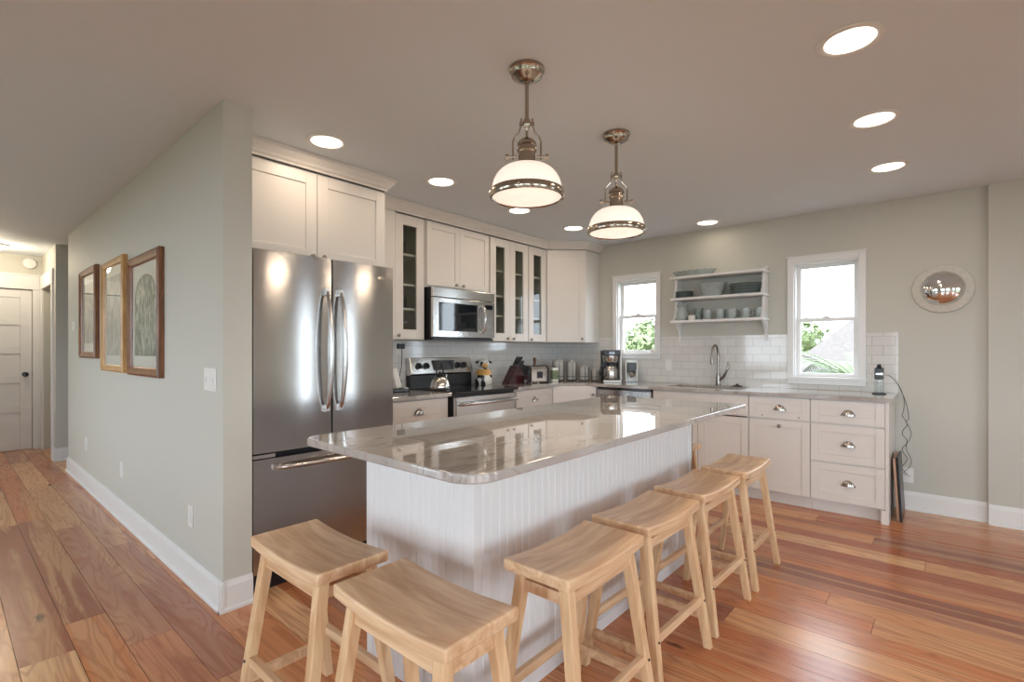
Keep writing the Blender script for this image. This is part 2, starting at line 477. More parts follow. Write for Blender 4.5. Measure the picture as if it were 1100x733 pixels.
# hall end
bm = B(); box(bm, 0.882, 2.4, 7.62, 7.75, 0, H)
struct('wall_hall_end', bm, M['wall'])
bm = B()
grid_wall(bm, lambda b_, a, c, d, e: box(b_, 0.885, 1.0, a, c, d, e), 7.75, 8.8, 0, H, [(7.85, 8.62, 0, 2.03)])
struct('wall_hall_right', bm, M['wall'])
bm = B(); box(bm, -0.4, 1.7, 9.0, 9.1, 0, H); struct('wall_light_blocker', bm, M['wall'])  # unseen backing added behind the hall door to block sky light under it
bm = B(); box(bm, 1.6, 1.7, 7.75, 8.8, 0, H); struct('wall_side_room', bm, M['wall'])
bm = B()
grid_wall(bm, lambda b_, a, c, d, e: box(b_, a, c, 8.8, 8.92, d, e), -0.4, 1.7, 0, H, [(0.04, 0.80, 0, 2.03)])
struct('wall_hall_back', bm, M['wall'])
bm = B(); box(bm, -0.5, -0.36, 7.0, 8.92, 0, H); struct('wall_hall_left', bm, M['wall'])
bm = B(); box(bm, -4.1, -0.5, 7.0, 7.14, 0, H); struct('wall_left_back', bm, M['wall'])
bm = B(); box(bm, 2.4, 2.5, 3.79, 7.75, 0, H); struct('wall_stair', bm, M['wall'])
WL = [(-3.6, -1.8, 0.3, 2.15), (-1.0, 0.8, 0.3, 2.15), (2.65, 4.05, 0.85, 2.2), (4.7, 6.4, 0.3, 2.15)]
bm = B()
grid_wall(bm, lambda b_, a, c, d, e: box(b_, -2.96, -2.8, a, c, d, e), -5.1, 7.1, 0, H, WL)
struct('wall_left', bm, M['wall'])
WF = [(-2.2, -0.4, 0.3, 2.15), (0.6, 2.4, 0.3, 2.15)]
bm = B()
grid_wall(bm, lambda b_, a, c, d, e: box(b_, a, c, -5.16, -5.0, d, e), -4.1, 5.1, 0, H, WF)
struct('wall_front', bm, M['wall'])

# windows: local x right, -y indoors, z up, origin at opening's bottom centre on the wall face
wcount = [0]
def window(loc, rotz, w, h, zm, casing=0.045, depth=0.16, muntin=False, sill=True):
    wcount[0] += 1
    root = bpy.data.objects.new('window_%d' % wcount[0], None); C.objects.link(root)
    root.location = loc; root.rotation_euler = (0, 0, rotz); root['kind'] = 'structure'
    bm = B(); c = casing; hw = w / 2
    box(bm, -hw - c, -hw + 0.004, -0.022, 0, -0.045, h + c); box(bm, hw - 0.004, hw + c, -0.022, 0, -0.045, h + c)
    box(bm, -hw + 0.004, hw - 0.004, -0.022, 0, h - 0.004, h + c)
    box(bm, -hw - c - 0.008, hw + c + 0.008, -0.03, -0.0, h + c, h + c + 0.012)
    box(bm, -hw + 0.004, hw - 0.004, -0.022, 0, -0.045, 0.0)
    obj('window_casing', bm, M['trim'], root, bevel=0.002)
    bm = B()
    box(bm, -hw - c - 0.01, hw + c + 0.01, -0.045, 0.0, -0.0, 0.018) if sill else None
    box(bm, -hw, -hw + 0.016, 0, depth, 0, h); box(bm, hw - 0.016, hw, 0, depth, 0, h)
    box(bm, -hw + 0.016, hw - 0.016, 0, depth, h - 0.016, h); box(bm, -hw + 0.016, hw - 0.016, 0, depth, 0, 0.02)
    obj('window_frame', bm, M['trim'], root)
    def sash(y0, z0, z1, nm):
        s = 0.032; iw = hw - 0.0165
        bm = B()
        box(bm, -iw, -iw + s, y0, y0 + 0.03, z0, z1); box(bm, iw - s, iw, y0, y0 + 0.03, z0, z1)
        box(bm, -iw + s, iw - s, y0, y0 + 0.03, z0, z0 + s); box(bm, -iw + s, iw - s, y0, y0 + 0.03, z1 - s, z1)
        if muntin:
            for k in (1, 2):
                xx = -iw + 2 * iw * k / 3; box(bm, xx - 0.008, xx + 0.008, y0 + 0.004, y0 + 0.026, z0 + s, z1 - s)
        o = obj(nm, bm, M['trim'], root, bevel=0.002)
        bm = B(); box(bm, -iw + s - 0.004, iw - s + 0.004, y0 + 0.012, y0 + 0.016, z0 + s - 0.004, z1 - s + 0.004)
        obj('window_pane', bm, M['pane'], o)
        return o
    sash(0.075, zm - 0.016, h - 0.0165, 'upper_sash')
    lo = sash(0.044, 0.0205, zm + 0.016, 'lower_sash')
    bm = B(); box(bm, -0.028, 0.028, 0.032, 0.062, zm + 0.0165, zm + 0.024); box(bm, -0.012, 0.016, 0.026, 0.05, zm + 0.024, zm + 0.034)
    obj('sash_lock', bm, M['trim'], lo, bevel=0.002)
    return root

def add_window(yc0, yc1, z0, z1, wallx, side, zm=None, **k):
    w = yc1 - yc0; h = z1 - z0; mid = (yc0 + yc1) / 2
    if side == 'R': window((wallx, mid, z0), R90, w, h, zm or h / 2, **k); portal((wallx + 0.17, mid, (z0 + z1) / 2), (0, PI / 2, 0), h, w)
    if side == 'L': window((wallx, mid, z0), PI / 2, w, h, zm or h / 2, **k); portal((wallx - 0.17, mid, (z0 + z1) / 2), (0, -PI / 2, 0), h, w)
    if side == 'F': window((mid, wallx, z0), PI, w, h, zm or h / 2, **k); portal((mid, wallx - 0.17, (z0 + z1) / 2), (PI / 2, 0, 0), w, h)

add_window(*W1, XW, 'R', zm=1.633 - 1.21, sill=True)
add_window(*W2, XW, 'R', zm=1.527 - 1.005, sill=True)
for a in WR: add_window(*a, XW - 0.045, 'R', casing=0.08, depth=0.2)
for a in WL: add_window(*a, -2.8, 'L', casing=0.08)
for a in WF: add_window(*a, -5.0, 'F', casing=0.08)

# baseboards (profile: height 0.145, cap bead, shoe moulding)
BP = [(0, 0), (0.024, 0), (0.024, 0.012), (0.015, 0.02), (0.015, 0.118), (0.011, 0.13), (0.007, 0.145), (0, 0.145)]
def baseboard(name, f, a0, a1):
    bm = B(); prism(bm, BP, f, a0, a1); struct(name, bm, M['trim'])
baseboard('baseboard_partition', lambda u, v, a: (0.901 - u, a, v), 2.5995, 6.94)
baseboard('baseboard_partition_end', lambda u, v, a: (a, 2.622 - u, v), 0.901 - 0.024, 1.034)
baseboard('baseboard_right', lambda u, v, a: (XW - u, a, v), -0.233, 0.28)
baseboard('baseboard_right_return', lambda u, v, a: (XW - 0.045 - u, a, v), -3.5, -0.235)
baseboard('baseboard_hall_end', lambda u, v, a: (a, 7.62 - u, v), 0.86, 2.4)
baseboard('baseboard_hall_right', lambda u, v, a: (0.885 - u, a, v), 7.62, 7.76)
baseboard('baseboard_left', lambda u, v, a: (-2.8 + u, a, v), -5.0, 7.0)
baseboard('baseboard_front', lambda u, v, a: (a, -5.0 + u, v), -4.0, 4.98)

# hall door at the end
bm = B()
box(bm, -0.06, 0.04, 8.78, 8.8, 0, 2.03); box(bm, 0.80, 0.875, 8.78, 8.8, 0, 2.03)
box(bm, -0.08, 0.88, 8.775, 8.8, 2.03, 2.2); box(bm, -0.09, 0.883, 8.765, 8.8, 2.2, 2.22)
struct('trim_1', bm, M['trim'], bevel=0.002)
bm = B()
box(bm, 0.865, 0.885, 7.76, 7.85, 0, 2.03); box(bm, 0.865, 0.885, 8.62, 8.72, 0, 2.03); box(bm, 0.862, 0.885, 7.74, 8.74, 2.03, 2.2)
box(bm, 0.885, 1.0, 7.84, 7.8499, 0, 2.03)
struct('trim_2', bm, M['trim'], bevel=0.002)
door = bpy.data.objects.new('door_1', None); C.objects.link(door); door.location = (0.42, 8.81, 0.003); door['kind'] = 'structure'
bm = B()
dw, dh = 0.752, 2.018
st = 0.11
box(bm, -dw / 2, -dw / 2 + st, 0, 0.035, 0, dh); box(bm, dw / 2 - st, dw / 2, 0, 0.035, 0, dh)
zs = [0, 0.2, 0.54, 0.61, 0.92, 0.99, 1.30, 1.37, 1.66, 1.73, dh - 0.1, dh]
rails = [(0, 0.17), (0.47, 0.55), (0.84, 0.92), (1.21, 1.29), (1.57, 1.65), (dh - 0.1, dh)]
for a, b in rails: box(bm, -dw / 2 + st, dw / 2 - st, 0, 0.035, a, b)
for (a, b), (c, d) in zip(rails, rails[1:]): box(bm, -dw / 2 + st, dw / 2 - st, 0.012, 0.03, b, c)
obj('door_panel', bm, M['trim'], door, bevel=0.003)
bm = B()
lathe(bm, [(0, 0), (0.028, 0), (0.03, 0.006), (0.014, 0.01), (0.011, 0.035), (0.024, 0.045), (0.029, 0.058), (0.024, 0.07), (0, 0.075)], 24,
      Matrix.Translation((dw / 2 - 0.065, 0, 0.95)) @ Matrix.Rotation(PI / 2, 4, 'X'))
obj('door_knob', bm, M['black'], door, smooth=50)
bm = B(); box(bm, dw / 2 + 0.0, dw / 2 + 0.004, -0.002, 0.02, 0.92, 0.98); obj('strike_plate', bm, M['black'], door)

# tile backsplash on both walls
bm = B()
grid_wall(bm, lambda b_, a, c, d, e: box(b_, XW - 0.008, XW, a, c, d, e), 0.285, YW - 0.008, 0.914, 1.335,
          [(W1[0] - 0.046, W1[1] + 0.046, 1.16, 1.4), (W2[0] - 0.046, W2[1] + 0.046, 0.955, 1.4)])
struct('trim_backsplash_right', bm, M['tileX'])
bm = B(); box(bm, 2.15, XW, YW - 0.008, YW, 0.914, 1.36)
struct('trim_backsplash_back', bm, M['tileY'])

# ---------------------------------------------------------------- cabinets
def shaker(bm, x0, x1, z0, z1, y, stile=0.055, th=0.02, glass=False, rec=0.008):
    """front face at y (towards -y)"""
    s = stile
    box(bm, x0, x0 + s, y, y + th, z0, z1); box(bm, x1 - s, x1, y, y + th, z0, z1)
    box(bm, x0 + s, x1 - s, y, y + th, z0, z0 + s); box(bm, x0 + s, x1 - s, y, y + th, z1 - s, z1)
    if not glass: box(bm, x0 + s, x1 - s, y + rec, y + th, z0 + s, z1 - s)

def knob(parent, x, z, y):
    bm = B()
    lathe(bm, [(0, 0), (0.007, 0), (0.006, 0.01), (0.013, 0.016), (0.015, 0.021), (0.012, 0.026), (0, 0.028)], 18,
          Matrix.Translation((x, y, z)) @ Matrix.Rotation(PI / 2, 4, 'X'))
    return obj('knob', bm, M['knob'], parent, smooth=50)

def cup_pull(parent, x, z, y):
    bm = B(); n, k = 16, 8
    A, Bh, Cp = 0.042, 0.044, 0.024
    for off in (0, 0.0025):
        rows = []
        for j in range(k + 1):
            ph = PI / 2 * j / k
            rows.append([bm.verts.new((x + (A - off) * math.cos(PI * i / n) * math.cos(ph) , y - (Cp - off) * math.sin(ph) if j else y,
                                       z - 0.014 + (Bh - off) * math.sin(PI * i / n) * (math.cos(ph) if True else 1) )) for i in range(n + 1)])
        for a, b in zip(rows, rows[1:]):
            for i in range(n): bm.faces.new((a[i], a[i + 1], b[i + 1], b[i]))
    bmesh.ops.remove_doubles(bm, verts=bm.verts[:], dist=1e-5)
    # flanges that screw to the front
    box(bm, x - A - 0.004, x - A + 0.006, y - 0.002, y, z - 0.018, z); box(bm, x + A - 0.006, x + A + 0.004, y - 0.002, y, z - 0.018, z)
    return obj('cup_pull', bm, M['hard'], parent, smooth=50)

def door_(root, x0, x1, z0, z1, kx=None, kz=None, y=-0.02, stile=0.055, glass=False, name='door'):
    bm = B(); g = 0.0015
    shaker(bm, x0 + g, x1 - g, z0 + g, z1 - g, y, stile, glass=glass)
    d = obj(name, bm, M['cab'], root, bevel=0.0015)
    if glass:
        bm = B(); box(bm, x0 + stile - 0.004, x1 - stile + 0.004, y + 0.009, y + 0.013, z0 + stile - 0.004, z1 - stile + 0.004)
        obj('glass_pane', bm, M['cabglass'], d)
    if kx is not None: knob(d, kx, kz, y)
    return d

def drawer_(root, x0, x1, z0, z1, px=None, pz=None, y=-0.02, stile=0.055, pull=True):
    bm = B(); g = 0.0015
    shaker(bm, x0 + g, x1 - g, z0 + g, z1 - g, y, stile)
    d = obj('drawer', bm, M['cab'], root, bevel=0.0015)
    if pull: cup_pull(d, (x0 + x1) / 2 if px is None else px, pz if pz is not None else (z0 + z1) / 2, y)
    return d

def base_body(root, w, depth=0.56, x0=0.0, toe=True, kick=0.06, legs=()):
    bm = B(); box(bm, x0, x0 + w, 0, depth, 0.1, 0.884)
    obj('body', bm, M['cab'], root)
    bm = B(); box(bm, x0, x0 + w, kick, depth, 0, 0.1)
    obj('toe_kick', bm, M['cab'], root)
    for a, b in legs:
        bm = B(); box(bm, a, b, -0.02, kick, 0, 0.1); obj('foot', bm, M['cab'], root)

# --- right run (front looks to -X), local x = Y0 - Y
DW_Y, SK_Y, TB_Y, END_Y = 2.735, 2.111, 1.252, 0.307
XF = 4.495  # carcass front; door faces stand 2 cm proud
t = thing('base_cabinet', 'white three-drawer base cabinet at the end of the window wall counter', 'cabinet', (XF, 0.797, 0), R90)
base_body(t, 0.49, 0.535, legs=((0.445, 0.49),))
drawer_(t, 0.0, 0.468, 0.70, 0.875, 0.245, 0.781 - 0.002)
drawer_(t, 0.0, 0.468, 0.405, 0.69, 0.245, 0.545)
drawer_(t, 0.0, 0.468, 0.105, 0.395, 0.245, 0.25)
bm = B(); box(bm, 0.47, 0.49, -0.02, -0.0001, 0.1, 0.884); obj('end_stile', bm, M['cab'], t)
t = thing('base_cabinet', 'white base cabinet with one drawer over a tall door, between sink and drawer stack', 'cabinet', (XF, 1.25, 0), R90)
base_body(t, 0.451, 0.535)
d = drawer_(t, 0.0, 0.449, 0.70, 0.875, 0.235, 0.785)
for xx in (0.105, 0.372):
    bm = B()
    lathe(bm, [(0, 0.0001), (0.005, 0.0001), (0.005, 0.0012), (0, 0.0012)], 12, Matrix.Translation((xx, -0.02, 0.722)) @ Matrix.Rotation(PI / 2, 4, 'X'))
    obj('screw_hole', bm, M['cast'], d)
door_(t, 0.0, 0.449, 0.105, 0.69, 0.235, 0.645)
t = thing('sink_cabinet', 'white two-door sink base cabinet under the faucet', 'cabinet', (XF, 2.108, 0), R90)
bm = B()
for a_ in ((0, 0.018, 0, 0.535, 0.1, 0.884), (0.837, 0.855, 0, 0.535, 0.1, 0.884), (0.018, 0.837, 0, 0.535, 0.1, 0.118), (0.018, 0.837, 0.52, 0.535, 0.118, 0.884), (0.018, 0.837, 0, 0.018, 0.70, 0.884)): box(bm, *a_)
obj('body', bm, M['cab'], t)
bm = B(); box(bm, 0, 0.855, 0.06, 0.535, 0, 0.1); obj('toe_kick', bm, M['cab'], t)
bm = B(); shaker(bm, 0.002, 0.853, 0.70, 0.874, -0.02, 0.055, rec=0.003); obj('false_front', bm, M['cab'], t, bevel=0.0015)
door_(t, 0.0, 0.427, 0.105, 0.69, 0.385, 0.645)
door_(t, 0.428, 0.855, 0.105, 0.69, 0.47, 0.645)
# dishwasher
t = thing('dishwasher', 'stainless steel dishwasher beside the sink cabinet', 'dishwasher', (XF, 2.728, 0), R90)
bm = B(); box(bm, 0, 0.612, 0, 0.53, 0.1, 0.884); obj('body', bm, M['cast'], t)
bm = B(); box(bm, 0.004, 0.608, -0.03, -0.0001, 0.12, 0.858); obj('front_panel', bm, M['steel'], t, bevel=0.004)
bm = B(); box(bm, 0.01, 0.602, -0.012, -0.0001, 0.8585, 0.878); obj('control_strip', bm, M['blackglass'], t)
bm = B(); tube(bm, [(0.06, -0.03, 0.79), (0.06, -0.07, 0.79), (0.55, -0.07, 0.79), (0.55, -0.03, 0.79)], 0.009, 12); obj('handle', bm, M['steel2'], t, smooth=40)
bm = B(); box(bm, 0.004, 0.608, 0.04, 0.5, 0, 0.1); obj('kick_plate', bm, M['black'], t)

# --- diagonal corner base
t = thing('corner_base_cabinet', 'white corner base cabinet with an angled door below the canisters', 'cabinet', (0, 0, 0))
bm = B()
P0 = (4.14, 3.06); P1 = (4.495, 2.74)
prism(bm, [(4.14, 3.63), P0, P1, (5.03, 2.74), (5.03, 3.63)], lambda u, v, a: (u, v, a), 0.1, 0.884)
obj('body', bm, M['cab'], t)
bm = B(); prism(bm, [(4.17, 3.63), (4.17, 3.10), (4.52, 2.80), (5.03, 2.80), (5.03, 3.63)], lambda u, v, a: (u, v, a), 0, 0.0999)
obj('toe_kick', bm, M['cab'], t)
ang = math.atan2(P1[1] - P0[1], P1[0] - P0[0]); ln = math.hypot(P1[0] - P0[0], P1[1] - P0[1])
bm = B(); shaker(bm, 0.012, ln - 0.012, 0.105, 0.87, -0.02); 
mm = Matrix.Translation((P0[0], P0[1], 0)) @ Matrix.Rotation(ang, 4, 'Z')
bmesh.ops.transform(bm, matrix=mm, verts=bm.verts[:])
d = obj('door', bm, M['cab'], t, bevel=0.0015)
bm = B()
lathe(bm, [(0, 0), (0.007, 0), (0.006, 0.01), (0.013, 0.016), (0.015, 0.021), (0.012, 0.026), (0, 0.028)], 18, mm @ Matrix.Translation((ln - 0.05, -0.02, 0.80)) @ Matrix.Rotation(PI / 2, 4, 'X'))
obj('knob', bm, M['knob'], d, smooth=50)

# --- range wall bases (front looks to -Y)
t = thing('base_cabinet', 'white base cabinet with a drawer between refrigerator and stove', 'cabinet', (2.11, 3.06, 0))
base_body(t, 0.615, 0.57)
drawer_(t, 0.0, 0.6, 0.70, 0.875, 0.305, 0.78)
door_(t, 0.0, 0.3, 0.105, 0.69, 0.26, 0.645); door_(t, 0.3, 0.6, 0.105, 0.69, 0.34, 0.645)
t = thing('base_cabinet', 'white base cabinet with a drawer right of the stove', 'cabinet', (3.50, 3.06, 0))
base_body(t, 0.638, 0.57)
drawer_(t, 0.005, 0.632, 0.70, 0.875, 0.35, 0.775)
door_(t, 0.005, 0.318, 0.105, 0.69, 0.28, 0.645); door_(t, 0.318, 0.632, 0.105, 0.69, 0.36, 0.645)

# --- countertops
def slab(name, poly, holes, label, z0=0.885, z1=0.914, bev=0.004):
    bm = B()
    prism(bm, poly, lambda u, v, a: (u, v, a), z0, z1)
    return tag(obj(name, bm, M['stone'], bevel=bev, bseg=3), label, 'countertop')
slab('countertop', [(2.105, 3.01), (2.728, 3.01), (2.728, 3.63), (2.105, 3.63)], None, 'short stone countertop between refrigerator and stove')
# L shaped top with sink opening, built of strips around the bowl
SKX0, SKX1, SKY0, SKY1 = 4.58, 4.93, 1.36, 2.02
bm = B()
outer = [(3.497, 3.01), (4.25, 3.01), (4.445, 2.84), (4.445, 0.282), (5.025, 0.282), (5.025, 3.63), (3.497, 3.63)]
def cap(bm, z, flip):
    vo = [bm.verts.new((a, b, z)) for a, b in outer]
    vh = [bm.verts.new((a, b, z)) for a, b in ((SKX0, SKY0), (SKX1, SKY0), (SKX1, SKY1), (SKX0, SKY1))]
    eo = [bm.edges.new((vo[i], vo[(i + 1) % len(vo)])) for i in range(len(vo))]
    eh = [bm.edges.new((vh[i], vh[(i + 1) % 4])) for i in range(4)]
    bmesh.ops.triangle_fill(bm, use_beauty=True, edges=eo + eh)
    return vo, vh
vo0, vh0 = cap(bm, 0.885, True); vo1, vh1 = cap(bm, 0.914, False)
for a, b in ((vo0, vo1), (vh0, vh1)):
    for i in range(len(a)):
        j = (i + 1) % len(a); bm.faces.new((a[i], a[j], b[j], b[i]))
tag(obj('countertop', bm, M['stone'], bevel=0.003), 'long L-shaped stone countertop with sink, running along the window wall', 'countertop')
# sink
t = thing('kitchen_sink', 'undermount stainless sink set into the counter below the shelves', 'sink', ((SKX0 + SKX1) / 2, (SKY0 + SKY1) / 2, 0.72))
bm = B(); hx, hy = (SKX1 - SKX0) / 2 + 0.004, (SKY1 - SKY0) / 2 + 0.004
for a in (-1, 1):
    box(bm, a * hx, a * (hx + 0.004), -hy - 0.004, hy + 0.004, 0, 0.1645); box(bm, -hx, hx, a * hy, a * (hy + 0.004), 0, 0.1645)
box(bm, -hx - 0.004, hx + 0.004, -hy - 0.004, hy + 0.004, -0.004, 0)
obj('bowl', bm, M['steel2'], t)
bm = B(); lathe(bm, [(0, 0.001), (0.04, 0.001), (0.043, 0.004), (0.03, 0.006), (0, 0.004)], 24); obj('drain', bm, M['chrome'], t, smooth=40)
# faucet
t = thing('faucet', 'brushed nickel gooseneck pull-down faucet behind the sink', 'faucet', (4.965, 1.665, 0.9145), 0)
bm = B(); lathe(bm, [(0, 0), (0.028, 0), (0.028, 0.006), (0.022, 0.012), (0.019, 0.10), (0.016, 0.12), (0, 0.12)], 24); obj('body', bm, M['knob'], t, smooth=40)
bm = B()
pts = [(0, 0, 0.11), (0, 0, 0.28)] + [(-0.055 + 0.055 * math.cos(a), 0.02 * (1 - math.cos(a)) / 2, 0.30 + 0.09 * math.sin(a)) for a in [PI * k / 12 for k in range(0, 13)]]
tube(bm, pts, 0.011, 12); obj('neck', bm, M['knob'], t, smooth=40)
bm = B(); tube(bm, [(-0.11, 0.02, 0.30), (-0.111, 0.02, 0.27), (-0.112, 0.02, 0.22), (-0.112, 0.02, 0.205)], 0.015, 14, rad=[0.012, 0.014, 0.018, 0.016]); obj('spray_head', bm, M['knob'], t, smooth=40)
bm = B(); tube(bm, [(0, -0.015, 0.06), (-0.005, -0.05, 0.085), (-0.01, -0.085, 0.15), (-0.01, -0.10, 0.20), (-0.005, -0.09, 0.235)], 0.009, 10, rad=[0.014, 0.013, 0.010, 0.008, 0.006]); obj('lever', bm, M['knob'], t, smooth=40)
bm = B(); lathe(bm, [(0, 0), (0.045, 0), (0.047, 0.006), (0.025, 0.012), (0.012, 0.016), (0.012, 0.024), (0, 0.026)], 24)
tag(obj('sink_stopper', bm, M['black'], smooth=40, loc=(4.965, 1.49, 0.9145)), 'black sink stopper lying on the counter right of the faucet', 'stopper')

# --- wall cabinets over the range wall
UZ0, UZ1, UY, UD = 1.345, 2.375, 3.355, 0.275
def crown_profile(): return [(0, 0), (0.008, 0), (0.012, 0.012), (0.022, 0.02), (0.03, 0.034), (0.048, 0.052), (0.055, 0.066), (0.062, 0.07), (0.062, 0.0865), (0, 0.0865)]
def carcass(root, x0, x1, z0, z1, depth, shelves=(), y0=0.0):
    bm = B(); s = 0.018
    box(bm, x0, x0 + s, y0, depth, z0, z1); box(bm, x1 - s, x1, y0, depth, z0, z1)
    box(bm, x0 + s, x1 - s, y0, depth, z0, z0 + s); box(bm, x0 + s, x1 - s, y0, depth, z1 - s, z1)
    box(bm, x0 + s, x1 - s, depth - 0.008, depth, z0 + s, z1 - s)
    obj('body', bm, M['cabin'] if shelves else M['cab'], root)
    for sz in shelves:
        bm = B(); box(bm, x0 + s, x1 - s, y0 + 0.02, depth - 0.008, sz - 0.009, sz + 0.009); obj('shelf', bm, M['cab'], root)

SH = [1.60, 1.80, 2.05]
t = thing('wall_cabinet', 'white wall cabinet with one glass door left of the microwave', 'cabinet', (2.075, UY, 0))
carcass(t, 0.33, 0.645, UZ0, UZ1, UD, SH)
bm = B(); box(bm, 0, 0.3295, 0, UD, UZ0, UZ1); box(bm, 0.0, 0.3345, -0.02, 0, UZ0, UZ1); obj('filler_panel', bm, M['cab'], t)
door_(t, 0.335, 0.632, UZ0 + 0.004, UZ1 - 0.012, 0.362, 1.378, glass=True, stile=0.078)
t = thing('wall_cabinet', 'white two-door wall cabinet directly above the microwave', 'cabinet', (2.73, UY, 0))
carcass(t, 0, 0.775, 1.80, UZ1, UD)
door_(t, 0.005, 0.388, 1.815, UZ1 - 0.012, 0.335, 1.843); door_(t, 0.388, 0.77, 1.815, UZ1 - 0.012, 0.42, 1.843)
t = thing('wall_cabinet', 'white wall cabinet with a pair of glass doors right of the microwave', 'cabinet', (3.51, UY, 0))
carcass(t, 0, 0.60, UZ0, UZ1, UD, SH)
door_(t, 0.012, 0.302, UZ0 + 0.004, UZ1 - 0.012, 0.25, 1.376, glass=True, stile=0.078)
door_(t, 0.302, 0.592, UZ0 + 0.004, UZ1 - 0.012, 0.345, 1.376, glass=True, stile=0.078)
t = thing('wall_cabinet', 'white single glass-door wall cabinet next to the corner cabinet', 'cabinet', (4.112, UY, 0))
carcass(t, 0, 0.308, UZ0, UZ1, UD, SH)
door_(t, 0.004, 0.30, UZ0 + 0.004, UZ1 - 0.012, 0.03, 1.373, glass=True, stile=0.078)
# corner wall cabinet
t = thing('corner_wall_cabinet', 'white angled corner wall cabinet left of the small window', 'cabinet', (0, 0, 0))
Q0 = (4.423, 3.355); Q1 = (4.748, 3.03)
bm = B(); prism(bm, [(4.423, 3.63), Q0, Q1, (5.03, 3.03), (5.03, 3.63)], lambda u, v, a: (u, v, a), UZ0, UZ1)
obj('body', bm, M['cab'], t)
ang = math.atan2(Q1[1] - Q0[1], Q1[0] - Q0[0]); ln = math.hypot(Q1[0] - Q0[0], Q1[1] - Q0[1])
mm = Matrix.Translation((Q0[0], Q0[1], 0)) @ Matrix.Rotation(ang, 4, 'Z')
bm = B(); shaker(bm, 0.02, ln - 0.02, UZ0 + 0.005, UZ1 - 0.012, -0.02, 0.06); bmesh.ops.transform(bm, matrix=mm, verts=bm.verts[:])
d = obj('door', bm, M['cab'], t, bevel=0.0015)
bm = B()
lathe(bm, [(0, 0), (0.007, 0), (0.006, 0.01), (0.013, 0.016), (0.015, 0.021), (0.012, 0.026), (0, 0.028)], 18, mm @ Matrix.Translation((ln - 0.05, -0.02, 1.385)) @ Matrix.Rotation(PI / 2, 4, 'X'))
obj('knob', bm, M['knob'], d, smooth=50)
# crown along uppers and corner, mitred sweep
def sweep_crown(name, path, label):
    """path: list of (x, y) with the outward side on the right of the walking direction"""
    prof = crown_profile(); bm = B(); rings = []
    n = len(path)
    for i, p in enumerate(path):
        p = Vector(p)
        def nrm(a, b):
            d_ = (Vector(b) - Vector(a)).normalized(); return Vector((d_.y, -d_.x))
        if i == 0: m_ = nrm(path[0], path[1])
        elif i == n - 1: m_ = nrm(path[-2], path[-1])
        else:
            a = nrm(path[i - 1], path[i]); b = nrm(path[i], path[i + 1]); m_ = (a + b); m_ = m_ / max(0.2, m_.dot(a))
        rings.append([bm.verts.new((p.x + m_.x * u, p.y + m_.y * u, H - 0.0875 + v)) for u, v in prof])
    for a, b in zip(rings, rings[1:]):
        k = len(prof)
        for i in range(k): bm.faces.new((a[i], a[(i + 1) % k], b[(i + 1) % k], b[i]))
    bm.faces.new(rings[0]); bm.faces.new(rings[-1][::-1])
    return tag(obj(name, bm, M['cab']), label, 'crown moulding')
sweep_crown('crown_moulding', [(2.14, UY - 0.02), (4.415, UY - 0.02), (4.735, 3.015), (5.03, 3.015)], 'long white crown moulding over the glass-door cabinets and corner cabinet')

# fridge surround cabinet
t = thing('wall_cabinet', 'deep white two-door cabinet above the refrigerator', 'cabinet', (1.04, 3.0, 0))
bm = B(); box(bm, 0, 1.03, 0, 0.635, 1.80, 2.375); obj('body', bm, M['cab'], t)
door_(t, 0.018, 0.525, 1.815, 2.362, 0.49, 1.845, stile=0.07); door_(t, 0.527, 1.028, 1.815, 2.362, 0.565, 1.845, stile=0.07)
bm = B(); box(bm, 1.01, 1.03, 0.0, 0.635, 0, 1.7995); obj('side_panel', bm, M['cab'], t)
sweep_crown('crown_moulding', [(1.036, 2.98), (2.072, 2.98), (2.072, 3.28)], 'short white crown moulding on top of the refrigerator cabinet')

# ---------------------------------------------------------------- refrigerator
t = thing('refrigerator', 'tall stainless French-door refrigerator standing against the hall wall', 'refrigerator', (1.05, 2.65, 0))
FW = 0.857
bm = B(); box(bm, 0.004, FW - 0.004, 0.075, 0.84, 0.03, 1.77); obj('body', bm, M['cast'], t, bevel=0.004)
def fdoor(x0, x1, z0, z1, nm):
    bm = B(); pr = []
    n = 14
    w = x1 - x0
    for i in range(n + 1):
        u = i / n; pr.append((x0 + w * u, 0.012 * (2 * u - 1) ** 2 * 0.6))
    # rounded vertical edges
    pts = [(x0, 0.07), (x0, 0.018), (x0 + 0.004, 0.007)] + [(a, b) for a, b in pr if x0 + 0.01 < a < x1 - 0.01] + [(x1 - 0.004, 0.007), (x1, 0.018), (x1, 0.07)]
    prism(bm, pts, lambda u, v, a: (u, v, a), z0, z1)
    return obj(nm, bm, M['steel'], t, smooth=35)
SPL = 0.436
dl = fdoor(0, SPL - 0.002, 0.725, 1.778, 'door'); dr = fdoor(SPL + 0.002, FW, 0.725, 1.778, 'door'); fz = fdoor(0, FW, 0.105, 0.692, 'freezer_drawer')
def vhandle(parent, x):
    bm = B(); z0, z1 = 0.93, 1.585
    pts = []
    for k in range(21):
        u = k / 20; pts.append((x, -0.012 - 0.052 * math.sin(PI * u) ** 0.55, z0 + (z1 - z0) * u))
    tube(bm, pts, 0.013, 12, rad=[0.010 + 0.006 * math.sin(PI * k / 20) for k in range(21)])
    for z in (z0, z1): box(bm, x - 0.013, x + 0.013, -0.02, 0.004, z - 0.018, z + 0.018)
    obj('handle', bm, M['steel2'], parent, smooth=50)
vhandle(dl, SPL - 0.042); vhandle(dr, SPL + 0.042)
bm = B()
pts = [(0.12 + (FW - 0.24) * k / 20, -0.012 - 0.045 * math.sin(PI * k / 20) ** 0.55, 0.645) for k in range(21)]
tube(bm, pts, 0.013, 12)
